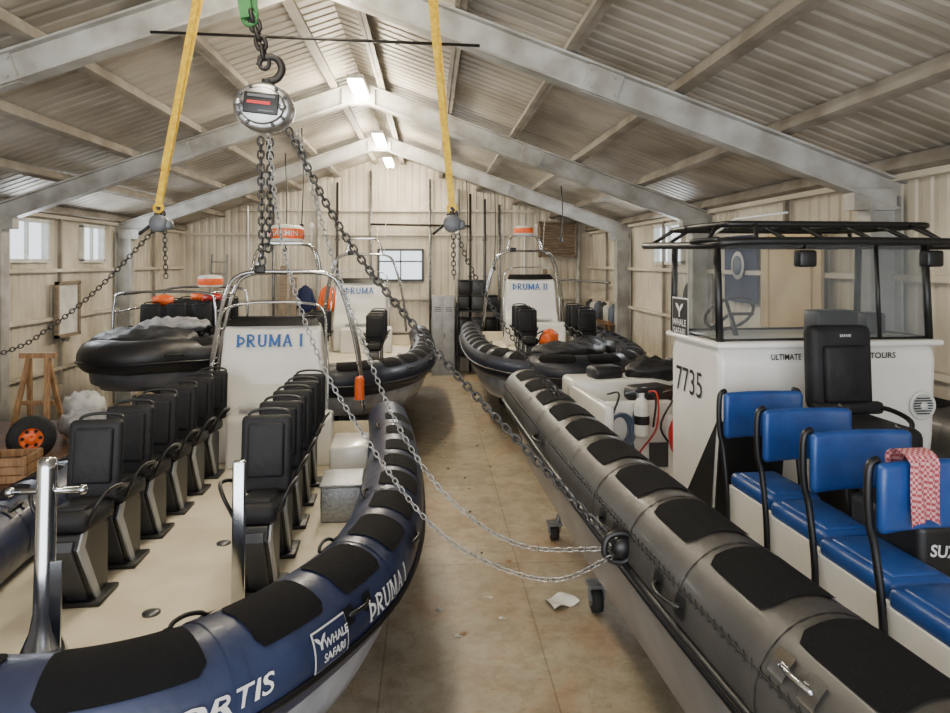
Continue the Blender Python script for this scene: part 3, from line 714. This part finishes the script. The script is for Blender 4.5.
# ---------------------------------------------------------------- small black boat E
E=empty('inflatable_boat','black inflatable boat with covered seats and steel rails','boat',T((-4.22,9.95,1.2))@Rz(.03))
pts=[(0,0,.44),(.28,.05,.45),(.5,.2,.44),(.7,.55,.4),(.82,1.1,.4),(.86,2,.4),(.86,4.6,.4)]
cE=Collar(pts,.245); hullparts(E,cE,5,.4,-.4,M_hulld,M_greyp,.5); collarparts(E,cE,M_blackt,[(.9,1.3),(1.6,2.0),(2.3,2.7)])
for t in (.5,1.45,2.15): handle(E,cE,1,t,10); seam(E,cE,1,t,M_blackt)
m=MB()
for y in (1.4,3.6):
    m.path(catmull([(-.8,y,.5),(-.78,y,1.1),(-.6,y,1.3),(.6,y,1.3),(.78,y,1.1),(.8,y,.5)],6),.022,8)
for z,x in ((1.0,.79),(1.28,.62)):
    for s in (-1,1): m.path([(s*x,1.4,z),(s*x,3.6,z)],.018,8)
m.done('deck_rail',M_chrome,E)
for i in range(4):
    for s in (-1,0,1): jockey(E,s*.42,1.9+i*.62,.05)
for x,y in ((-.3,2.2),(.35,2.8),(.0,3.3)):
    m=MB(); m.ell((x,y,1.14),(.17,.14,.09),16,fn=crump); m.done('life_jacket',M_orange if x<.3 else M_red,E)
radardome(E,(.1,3.6,1.31),False)
m=MB(); m.ell((-.1,.9,.62),(.76,.6,.18),32,fn=crump); m.done('cover_sheet',M_sheet,E)
m=MB(); m.ell((.15,1.4,.78),(.55,.35,.12),32,fn=crump); m.done('folded_cover',M_cloth,E)
# ---------------------------------------------------------------- trailers
def trailer(x,y0,y1,w,zt,rz=0,lab='galvanised steel boat trailer under a hull',wy=(.62,.74),off=.5):
    p=empty('boat_trailer',lab,'trailer',T((x,y0,0))@Rz(rz),group='boat trailers'); L=y1-y0
    m=MB(); zf=.3
    for s in (-1,1):
        m.beam((s*w*.5,.9,zf),(s*w*.5,L,zf),.06,.08); m.beam((s*w*.5,.9,zf),(0,.05,zf),.06,.08)
    for y in (.95,L*.4,L*.65,L-.1): m.beam((-w*.5,y,zf),(w*.5,y,zf),.06,.06)
    for y in (L*.3,L*.8):
        for s in (-1,1): m.beam((s*w*.45,y,zf),(s*w*.45,y,zt+off-.16),.05,.05,(0,1,0))
    m.done('trailer_frame',M_galv,p)
    for fy in wy:
        for s in (-1,1):
            m=MB(); R=Ry(pi/2)
            m.lathe([(.14,-.08),(.27,-.09),(.3,-.05),(.3,.05),(.27,.09),(.14,.08)],(s*(w*.5+.14),L*fy,.3),R,24); m.mi=1
            m.lathe([(0,-.03),(.06,-.04),(.14,-.07),(.14,.07),(.06,.04),(0,.03)],(s*(w*.5+.14),L*fy,.3),R,24); m.done('wheel',[M_tyre,M_galv],p)
    m=MB(); m.cyl((-.0,.2,.16),(-.0,.2,.62),.03); m.lathe([(0,-.03),(.09,-.035),(.1,0),(.09,.035),(0,.03)],(0,.2,.1),Ry(pi/2),16); m.done('jockey_wheel',[M_tyre],p)
trailer(-1.5,3.2,9.2,1.2,.35,.062)
trailer(2.75,.4,7.0,.9,.5,.06,wy=(.16,.27))
trailer(-1.5,11,16.5,1.2,.35,.02); trailer(2.25,11,16.5,1.2,.4,-.01); trailer(-4.3,10.3,14.2,1.0,.5,.03)
for (x,y,r) in ((1.42,5.8,.11),(1.34,7.35,.08)):
    m=MB(); m.lathe([(0,-.04),(r*.9,-.045),(r,0),(r*.9,.045),(0,.04)],(0,0,r),Ry(pi/2)@Rz(0),18); m.mi=1; m.lathe([(0,-.05),(r*.45,-.05),(r*.45,.05),(0,.05)],(0,0,r),Ry(pi/2),14)
    m.beam((0.06,0,r),(0.06,0,r*2.2),.02,.05,(0,1,0)); m.beam((-.06,0,r),(-.06,0,r*2.2),.02,.05,(0,1,0)); m.box((0,0,r*2.2),(.16,.14,.03)); m.cyl((0.03,0,r*2.2),(.2,0,.8),.022)
    m.done('support_caster',[M_tyre,M_galv],None,'steel stand leg on black caster wheel under grey boat','wheel',M=T((x,y,0)),group='caster stands')
# ---------------------------------------------------------------- chains & hoists
def link(mb,c,d,up,L,W,r,n=6,seg=5):
    d=d.normalized(); up=(up-d*up.dot(d)).normalized(); a=(L-W)/2; pts=[]
    for k in range(n+1):
        t=-pi/2+pi*k/n; pts.append(c+d*(a+math.cos(t)*W/2)+up*(math.sin(t)*W/2))
    for k in range(n+1):
        t=pi/2+pi*k/n; pts.append(c+d*(-a+math.cos(t)*W/2)+up*(math.sin(t)*W/2))
    mb.path(pts,r,seg,closed=True)
def chain(name,pts,L,W,r,mt,label,n=5):
    P=catmull(pts,14)
    Ls=[0]
    for i in range(1,len(P)): Ls.append(Ls[-1]+(P[i]-P[i-1]).length)
    pitch=L-2*r*1.05; k=int(Ls[-1]/pitch); mb=MB()
    def at(l):
        j=0
        l=min(l,Ls[-1]-1e-6)
        while Ls[j+1]<l: j+=1
        return P[j].lerp(P[j+1],(l-Ls[j])/(Ls[j+1]-Ls[j])),P[j+1]-P[j]
    for i in range(k):
        c,d=at((i+.5)*pitch); d.normalize(); u=d.cross(Vector((0,1,.2)))
        if i%2: u=d.cross(u)
        link(mb,c,d,u,L,W,r,n)
    return mb.done(name,mt,None,label,'chain')
chain('lifting_chain',[(-.745,3.66,3.70),(-.43,3.6,3.12),(.0,3.5,2.58),(.42,3.3,2.14),(.84,3.05,1.72)],.048,.031,.006,M_chaind,'heavy dark lifting chain from hoist to grey boat')
chain('hand_chain',[(-.84,3.62,3.66),(-.757,3.62,3.06),(-.56,3.55,2.50),(-.30,3.48,2.08),(0,3.34,1.73),(.284,3.22,1.58),(.574,3.10,1.55),(.815,3.01,1.69)],.034,.021,.0032,M_chain,'thin bright hand chain drooping between two boats')
chain('hand_chain',[(-.70,3.66,3.69),(-.517,3.61,3.06),(-.33,3.55,2.55),(-.149,3.42,2.17),(.096,3.3,1.86),(.42,3.18,1.68),(.83,3.06,1.70)],.034,.021,.0032,M_chain,'thin bright hand chain looping from hoist to grey boat')
chain('lifting_chain',[(-.90,3.72,3.66),(-.895,3.72,3.3),(-.89,3.72,2.98)],.048,.031,.006,M_chaind,'dark lifting chain hanging straight below the hoist')
chain('lifting_chain',[(-.86,3.76,3.66),(-.86,3.76,3.3),(-.87,3.76,3.05)],.048,.031,.006,M_chaind,'dark lifting chain hanging straight below the hoist')
chain('hand_chain',[(-1.99,5.12,3.24),(-2.4,5.17,2.82),(-2.77,5.2,2.52),(-3.13,5.22,2.33),(-4.2,5.25,2.05),(-6.6,5.3,1.95)],.042,.028,.0045,M_chaind,'dark chain running from small hoist to side wall')
chain('hand_chain',[(-1.93,5.14,3.24),(-1.925,5.14,3.0),(-1.92,5.14,2.85)],.042,.028,.0045,M_chaind,'short dark chain end hanging under small hoist')
chain('hand_chain',[(.17,5.0,3.2),(.17,5.0,3.0),(.175,5.0,2.86)],.042,.028,.0045,M_chaind,'short dark chain end hanging under small hoist')
chain('hand_chain',[(.2,5.0,3.2),(.3,5.0,2.95),(.5,5.0,2.6),(.85,5.05,2.1),(1.0,5.1,1.98)],.042,.028,.0045,M_chaind,'dark chain sloping from small hoist to grey boat')
def hook(mb,c,s):
    pts=[Vector(c)+Vector((x*s,0,z*s)) for x,z in [(0,0),(0,-.35),(.28,-.55),(.38,-.85),(.1,-1.15),(-.25,-1.0),(-.33,-.75)]]
    mb.path(catmull(pts,5),.13*s,8)
hc=Vector((-.87,3.68,3.81))
H=empty('chain_hoist','flat silver lever chain hoist with dark label hanging from sling','hoist',T(hc)@Ry(.1))
Rf=Rx(pi/2)
m=MB(); m.lathe([(0,-.06),(.105,-.06),(.118,-.05),(.12,-.03),(.12,.03),(.115,.05),(.1,.06),(0,.06)],(0,0,0),Rf,36,sc=(1.28,1.08))
m.lathe([(0,.06),(.098,.06),(.096,.072),(.088,.076),(0,.076)],(0,0,0),Rf,36,sc=(1.22,1.0))
for s in (-1,1): m.lathe([(0,0),(.018,0),(.02,.03),(.012,.04),(0,.04)],(s*.112,-.07,.0),Rf,12)
m.done('hoist_body',M_brush,H)
m=MB(); m.box((0.0,-.082,.008),(.18,.012,.11),(0,0,0),bev=.006); m.mi=1; m.box((.0,-.09,.044),(.14,.004,.012)); m.box((.03,-.09,-.03),(.08,.004,.008)); m.mi=2; m.box((-.01,-.09,.01),(.12,.004,.016)); m.done('hoist_label',[M_blackp,M_greyp,M_red],H)
for a in (1,2,4,5,7,8,10,11):
    m=MB(); m.cyl((math.cos(a*pi/6)*.132,-.055,math.sin(a*pi/6)*.108),(math.cos(a*pi/6)*.132,-.075,math.sin(a*pi/6)*.108),.01,seg=6); m.done('bolt',M_chaind,H)
m=MB(); m.cyl((0,0,.1),(0,0,.15),.03); m.path(catmull([(0,0,.14),(.05,0,.165),(.068,0,.22),(.03,0,.27),(-.035,0,.26),(-.055,0,.22)],6),[.022]*12+[.02]*12+[.014]*7,8); m.done('top_hook',M_rust,H)
chain('suspension_chain',[(-.87,3.68,4.03),(-.88,3.68,4.12),(-.92,3.68,4.25),(-.94,3.68,4.33)],.075,.05,.012,M_rust,'heavy dark suspension chain above the hoist',n=6)
m=MB()
for dx,dy in ((-.035,-.02),(.03,.02)): m.beam((-.945+dx*.3,3.68+dy,4.28),(-1.12+dx*2,3.68+dy,5.62),.065,.012,(0,1,0))
m.path([Vector((-.945+math.sin(t)*.035,3.68,4.28+math.cos(t)*.035)) for t in [k*pi/6 for k in range(12)]],.014,6,closed=True)
m.done('lifting_sling',M_green,None,'green webbing lifting sling looped from roof','sling')
def strap(x0,z0,x1,z1,y,lab):
    m=MB()
    a=Vector((x0,y,z0)); b=Vector((x1,y,z1))
    for dx,dy in ((-.012,-.01),(.012,.01)): m.beam(a+Vector((0,dy,0)),b+Vector((dx*1.5,dy,0)),.045,.005,(0,1,0))
    m.path([a+Vector((math.sin(t)*.03,0,-.01+math.cos(t)*.03)) for t in [k*pi/6 for k in range(12)]],.012,6,closed=True)
    m.beam(a+(b-a)*.12+Vector((0,-.02,0)),a+(b-a)*.3+Vector((0,-.02,0)),.05,.012,(0,1,0))
    m.done('lifting_sling',M_yel,None,lab,'sling')
strap(-1.96,3.40,-1.55,5.6,5.1,'yellow webbing lifting sling hanging from the roof steel')
strap(.16,3.40,-.02,5.35,5.0,'yellow webbing lifting sling holding a small hoist')
for x,y in ((-1.96,5.12),(.16,5.0)):
    h=empty('chain_hoist','small grey chain hoist hanging from yellow sling','hoist',T((x,y,3.3)),group='small chain hoists')
    m=MB(); m.lathe([(0,-.05),(.05,-.05),(.065,-.03),(.065,.03),(.05,.05),(0,.05)],(0,0,-.02),Rf,20); m.box((.04,0,-.03),(.11,.07,.07),bev=.02); m.done('hoist_body',M_greyp,h)
    m=MB(); hook(m,(0,0,.12),.09); m.cyl((0,0,.04),(0,0,.07),.02); m.done('top_hook',M_rust,h)
    m=MB(); m.path([(-.06,0,-.03),(-.14,-.01,-.1)],.012,6); m.done('lever',M_blackp,h)
m=MB(); m.path(catmull([(.82,3.03,1.66),(.78,3.03,1.70),(.80,3.03,1.77),(.88,3.03,1.78),(.92,3.03,1.72),(.88,3.03,1.66)],5,True),.016,8,closed=True); m.ell((.86,3.03,1.72),(.05,.04,.05),12)
m.done('shackle',M_blackp,None,'black lifting shackle clipped at the grey boat collar','shackle')
# ---------------------------------------------------------------- lights fixtures
def fixture(x,y,z,L=1.3):
    p=empty('ceiling_lamp','fluorescent batten lamp under the roof ridge','lamp',T((x,y,z)),group='fluorescent batten lamps')
    m=MB(); m.box((0,0,.04),(.24,L,.06),bev=.01)
    for s in (-1,1): m.path([(0,s*L*.35,.06),(0,s*L*.35,ZR-z-.02)],.006,6)
    m.done('lamp_housing',M_tin,p)
    for s in (-1,1): m=MB(); m.cyl((s*.055,-L*.49,-.02),(s*.055,L*.49,-.02),.045,seg=12); m.done('lamp_tube',M_lampw,p)
for y in (2.0,5.4,10.3,14.4,17.6): fixture(-1.05,y,5.55)
# ---------------------------------------------------------------- clutter
def crate(x,y,z,w,d,h,rz,lab,mt=M_wood):
    m=MB()
    for s in (-1,1):
        for k in range(3):
            zz=h*(.17+.33*k)
            m.box((0,s*d/2,zz),(w,.02,h*.27)); m.box((s*w/2,0,zz),(.02,d,h*.27))
        for t in (-1,1): m.box((s*(w/2-.02),t*(d/2-.02),h/2),(.04,.04,h))
    m.box((0,0,.015),(w,d,.02)); m.done('wooden_crate',mt,None,lab,'crate',M=T((x,y,z))@Rz(rz))
m=MB(); m.box((0,0,.93),(1.9,3.9,.05)); m.box((0,0,.35),(1.8,3.8,.03))
for sx in (-.88,.88):
    for sy in (-1.85,0,1.85): m.box((sx,sy,.46),(.08,.08,.92))
m.done('workbench',M_wood2,None,'rough timber workbench beside the side wall','workbench',M=T((-4.6,7.25,0)))
m=MB()
m.lathe([(.11,-.07),(.2,-.075),(.225,-.04),(.225,.04),(.2,.075),(.11,.07)],(0,0,.225),Rx(pi/2)); m.mi=1
m.lathe([(0,.02),(.05,.05),(.06,.03),(.1,.04),(.115,.06),(.115,-.06),(0,-.03)],(0,0,.225),Rx(pi/2))
m.mi=0
for k in range(6): m.cyl((math.cos(k*pi/3)*.08,-.05,.225+math.sin(k*pi/3)*.08),(math.cos(k*pi/3)*.08,-.03,.225+math.sin(k*pi/3)*.08),.018,seg=8)
m.done('trailer_wheel',[M_tyre,M_orange],None,'small black tyre with orange rim on timber bench','wheel',M=T((-4.12,7.4,.955))@Rz(.4))
crate(-3.95,6.75,.955,.4,.35,.24,.1,'wooden slatted crate on the timber bench')
crate(-4.5,6.6,.955,.45,.4,.3,-.2,'wooden slatted crate beside another crate on bench')
crate(-4.75,7.2,.955,.5,.4,.5,.3,'dark wooden crate beside the tyre on bench',M_wood2)
m=MB()
for s in (-1,1):
    m.beam((s*.2,-.2,0),(s*.1,0,.95),.05,.04,(0,1,0)); m.beam((s*.2,.2,0),(s*.1,0,.95),.05,.04,(0,1,0))
m.beam((-.2,0,.95),(.2,0,.95),.06,.06); m.beam((-.18,0,.4),(.18,0,.4),.03,.05)
m.done('timber_trestle',M_wood,None,'pale timber trestle standing on the workbench','trestle',M=T((-4.55,8.3,.962)))
m=MB(); m.ell((0,0,.2),(.24,.22,.2),24,fn=crump)
m.done('sack',M_sack,None,'crumpled white sack lying on the workbench','sack',M=T((-4.3,8.85,.985)))
m=MB(); m.ell((0,0,.17),(.25,.22,.15),24,fn=crump)
m.done('sack',M_cloth,None,'grey bundled cloth on the end of workbench','sack',M=T((-3.95,8.1,.985)))
m=MB(); m.ell((0,0,.18),(.22,.2,.15),20,fn=crump)
m.done('sack',M_sheet,None,'black plastic bag of rubbish on the workbench','sack',M=T((-5.1,7.9,.985)))
for i,(x,y,r,mt,lb) in enumerate(((-5.9,4.2,.16,M_orange,'orange plastic bucket on floor by wall'),(3.95,8.6,.15,M_tin,'white plastic bucket on floor by wall'))):
    m=MB(); m.lathe([(0,0),(r*.8,0),(r,.32),(r*1.04,.32),(r*.98,.3),(r*.78,.02),(0,.02)]); m.mi=1; m.path([Vector((math.cos(a)*r,0,.3+math.sin(a)*r*.8)) for a in [k*pi/10 for k in range(11)]],.005,5); m.done('bucket',[mt,M_galv],None,lb,'bucket',M=T((x,y,0)))
m=MB()
for z in (.4,1.0,1.6,2.1): m.box((0,0,z),(.5,2.4,.03))
for sx in (-.23,.23):
    for sy in (-1.18,1.18): m.box((sx,sy,1.1),(.04,.04,2.2))
m.done('storage_shelf',M_galv,None,'grey steel storage shelf along the side wall','shelf',M=T((-6.2,8.6,0)))
bc=[M_wood2,M_blackp,M_sack,M_blue,M_wood,M_dgrey]
random.seed(11)
for z in (.415,1.015,1.615,2.115):
    for k in range(5):
        m=MB(); w=random.uniform(.28,.38);h=random.uniform(.2,.4); m.box((0,0,h/2),(.38,w,h),bev=.01); m.box((0,0,h),(.4,w+.02,.03),bev=.006); m.box((.19,0,h*.6),(.02,.1,.05))
        m.done('storage_box',bc[(k*2+int(z*3))%6],None,'storage box with lid on steel shelf','box',M=T((-6.2,7.7+k*.45,z+.002)),group='boxes on the steel shelf')
m=MB(); m.box((0,0,1.05),(.6,.5,2.1),bev=.01)
for s in (-1,1): m.box((s*.145,-.255,1.05),(.28,.015,2.0),bev=.004)
m.mi=1
for z in (1.7,1.75,1.8): m.box((-.145,-.266,z),(.16,.006,.015)); m.box((.145,-.266,z),(.16,.006,.015))
m.box((.03,-.275,1.05),(.02,.03,.12)); m.done('metal_locker',[M_pale,M_blackp],None,'grey steel locker cabinet against the end wall','cabinet',M=T((.35,18.4,0)))
m=MB()
for z in (.5,1.1,1.7): m.box((0,0,z),(1.1,.5,.04))
for sx in (-.53,.53):
    for sy in (-.23,.23): m.box((sx,sy,.95),(.04,.04,1.9))
m.done('storage_shelf',M_blackp,None,'black steel shelf of black tubs by end wall','shelf',M=T((1.25,18.3,0)))
random.seed(5)
for z in (.52,1.12,1.72,2.125):
    for k in range(3):
        if z>2 and k==2: continue
        m=MB(); m.box((0,0,.19),(.32,.4,.36),bev=.03); m.box((0,0,.38),(.34,.42,.03),bev=.01); m.box((0,-.21,.3),(.12,.02,.03))
        m.done('storage_tub',[M_blackp,M_dgrey,M_blackp][k],None,'black plastic tub with lid on shelf','box',M=T((.9+k*.36,18.28,z+.002))@Rz(random.uniform(-.1,.1)),group='tubs on the black shelf')
# stacked barrels and gear at the end wall
for k,(x,y,mt) in enumerate(((2.2,18.2,M_hose),(2.75,18.3,M_tin),(-.6,18.3,M_dgrey),(-1.2,18.3,M_wood2),(3.7,17.9,M_red),(-4.9,17.6,M_hose))):
    m=MB(); m.lathe([(0,0),(.26,0),(.28,.03),(.27,.28),(.285,.3),(.27,.32),(.27,.56),(.285,.58),(.27,.6),(.28,.86),(.26,.88),(0,.88)]); m.done('steel_drum',mt,None,'ribbed steel drum standing near the end wall','drum',M=T((x,y,0)),group='drums by the end wall')
m=MB(); m.box((0,0,0),(1.04,.06,.95)); m.mi=1
for k in range(12): m.box((0,-.06,-.42+k*.075),(.94,.06,.05),(.6,0,0))
for s in (-1,1): m.box((s*.5,-.06,0),(.06,.1,.97)); m.box((0,-.06,s*.47),(1.04,.1,.05))
m.done('louvre_vent',[M_wood2,M_vent],None,'brown timber louvre vent on the end wall','vent',M=T((3.5,Y1-.12,3.62)))
m=MB(); m.grid(lambda u,v:Vector((.02*math.sin(u*9),(u-.5)*1.05,(v-.5)*.95)),12,6); m.mi=1; m.lathe([(0,0),(.2,0),(.2,.006),(0,.006)],(-.03,0,0.05),Ry(-pi/2)); m.mi=2; m.lathe([(0,0),(.14,0),(.14,.006),(0,.006)],(-.04,0,0.05),Ry(-pi/2)); m.done('banner',[M_dash,M_tin,M_hose],None,'navy cloth banner with white disc on wall','banner',M=T((XR-.1,9.5,2.9)))
m=MB(); m.box((0,0,0),(.04,1.4,1.2),bev=.005)
for y in (-.5,.5): m.box((-.03,y,0),(.02,.05,1.2))
m.done('wall_board',M_tan,None,'tan board fixed on the side wall by the banner','board',M=T((XR-.12,8.1,2.75)))
m=MB(); m.box((0,0,0),(.04,2.2,1.1),bev=.005)
for y in (-.7,0,.7): m.box((-.03,y,0),(.02,.05,1.1))
m.done('plywood_board',M_wood,None,'plywood board fixed on the side wall','board',M=T((XR-.12,7.4,1.45)))
m=MB()
for z in (.9,1.6): m.box((0,0,z),(.45,3.0,.03))
for sy in (-1.45,0,1.45): m.box((-.2,sy,.85),(.04,.04,1.7)); m.box((.2,sy,.85),(.04,.04,1.7))
m.done('storage_shelf',M_wood,None,'timber shelf along the side wall behind boats','shelf',M=T((4.2,16.6,0)))
for k in range(6):
    m=MB(); m.lathe([(0,0),(.12,0),(.13,.02),(.13,.3),(.1,.36),(.04,.38),(.04,.42),(0,.42)]); m.done('plastic_drum',[M_hose,M_tin,M_dgrey][k%3],None,'plastic drum standing on timber shelf','drum',M=T((4.18,15.4+k*.45,1.617)),group='drums on the timber shelf')
for k,(x,mt) in enumerate(((-3.35,M_dash),(-2.75,M_orange),(-2.15,M_dash))):
    m=MB(); m.ell((0,0,0),(.2,.1,.38),14,fn=lambda q,p:Vector((q.x*(1.1-.2*p.z),q.y,q.z)))
    for s in (-1,1): m.ell((s*.2,0,-.02),(.06,.07,.33),10,rot=(0,-s*.2,0))
    m.path([(0,.05,.36),(0,.12,.42)],.01,6); m.done('jacket',mt,None,'work jacket hanging on a wall hook','jacket',M=T((x,Y1-.17,2.0)),group='hanging jackets')
for (x,y,z,r,mt,lb,ax) in ((XL+.14,6.6,2.5,.3,M_blackp,'coiled black hose hanging on side wall','x'),(XL+.14,10.0,2.5,.26,M_hose,'coiled grey rope hanging on side wall','x'),(XR-.14,11.2,2.3,.3,M_blackp,'coiled black hose hanging on side wall','x')):
    m=MB()
    for k in range(5):
        rr=r-.012*k; P=[]
        for i in range(24):
            a=i*2*pi/24; h=math.cos(a)*rr; v=math.sin(a)*rr*1.2
            P.append(Vector((.015*k-.03,h,v)) if ax=='x' else Vector((h,.015*k-.03,v)))
        m.path(P,.014,6,closed=True)
    m.box((0,0,r*1.15),(.06,.06,.05),bev=.01)
    m.done('hose_coil',mt,None,lb,'hose',M=T((x,y,z)))
for (x,y,z0) in ((-2.3,12.5,3.6),(-2.9,14.0,3.2),(2.6,13.5,3.4),(1.5,16.0,2.8),(.9,17.0,3.0)):
    zt_=roofz(x)-.02; m=MB(); m.path(catmull([(0,0,zt_-z0),(.03,0,(zt_-z0)*.5),(0,0,.06)],6),.012,6); m.cyl((0,0,0),(0,0,.08),.035)
    m.done('hanging_cable',M_blackp,None,'black power cable with connector hanging from roof','cable',M=T((x,y,z0)),group='cables hanging from the roof')
m=MB(); m.box((0,0,0),(.05,.7,.9)); m.mi=1
for s in (-1,1): m.box((.03,s*.37,0),(.06,.06,1.0)); m.box((.03,0,s*.47),(.06,.8,.06))
m.done('wall_hatch',[M_tin,M_vent],None,'small timber framed hatch on the side wall','hatch',M=T((XL+.12,12.9,2.15)))
m=MB(); m.box((0,0,0),(.12,.3,.4),bev=.01); m.mi=1; m.box((.065,0,.05),(.01,.1,.12)); m.path([(0,0,.2),(0,0,.9)],.012,6); m.done('switch_box',[M_tin,M_dgrey],None,'white electrical switch box with conduit on wall','switch box',M=T((XL+.14,9.2,3.0)))
m=MB(); m.grid(lambda u,v:Vector(((u-.5)*.26,(v-.5)*.2,.02+.02*math.sin(u*7+v*3))),8,6); m.done('paper_scrap',M_tin,None,'crumpled white paper scrap lying on floor','paper',M=T((1.15,5.98,0))@Rz(.4))
random.seed(21)
for k in range(18):
    x=random.uniform(.05,1.0);y=random.uniform(5.2,13)
    m=MB(); a,b=random.uniform(.03,.07),random.uniform(.02,.05); m.grid(lambda u,v:Vector(((u-.5)*a,(v-.5)*b,.008+.006*math.sin(u*7+v*3+k))),4,4); m.done('paper_scrap',[M_sack,M_wood,M_blackp][k%3],None,'small torn paper or wood chip on floor','litter',M=T((x,y,0))@Rz(k),group='floor litter')
m=MB()
for s in (-1,1): m.beam((s*.2,0,0),(s*.2,.5,3.2),.03,.06,(0,1,0))
for k in range(10): z=.3+k*.3; m.path([(-.2,z*.156,z),(.2,z*.156,z)],.015,6)
m.done('ladder',M_alu,None,'aluminium ladder leaning on the end wall','ladder',M=T((-5.6,18.2,0)))
for x,w_,h_ in ((-3.9,.18,2.9),(-3.62,.14,2.6),(3.15,.12,2.8)):
    m=MB(); m.beam((0,0,0),(0,.35,h_),w_,.04,(0,1,0)); m.done('timber_plank',M_vent,None,'timber plank leaning on the end wall','plank',M=T((x,18.3,0)),group='leaning timber planks')
# ---------------------------------------------------------------- lights & world
w=bpy.data.worlds.new('world'); SC.world=w; w.use_nodes=True
bg=w.node_tree.nodes['Background']; bg.inputs['Color'].default_value=(.92,.96,1,1); bg.inputs['Strength'].default_value=2.6
def area(loc,rot,sx,sy,power,col):
    l=bpy.data.lights.new('area_light','AREA'); l.shape='RECTANGLE'; l.size=sx; l.size_y=sy; l.energy=power; l.color=col
    o=bpy.data.objects.new('area_light',l); COL.objects.link(o); o.location=loc; o.rotation_euler=rot; return o
area((-1.1,-3.2,2.6),(math.radians(90),0,0),9,4,480,(.96,.97,1))
for y,e in ((2.6,60),(6.6,80),(10.3,230),(14.4,260),(17.4,150)):
    l=bpy.data.lights.new('lamp_light','POINT'); l.energy=e; l.color=(1,.86,.65); l.shadow_soft_size=.22
    o=bpy.data.objects.new('lamp_light',l); COL.objects.link(o); o.location=(-1.05,y,5.2)
for y,e in ((11.9,60),(14.0,40)): area((XL+.15,y,3.36),(0,math.radians(-90),0),.6,1,e,(.9,.95,1))
area((XR-.15,12.6,3.36),(0,math.radians(90),0),.6,1.3,70,(.9,.95,1))
area((-.8,Y1-.2,2.9),(math.radians(-90),0,0),1.1,.8,30,(.9,.95,1))
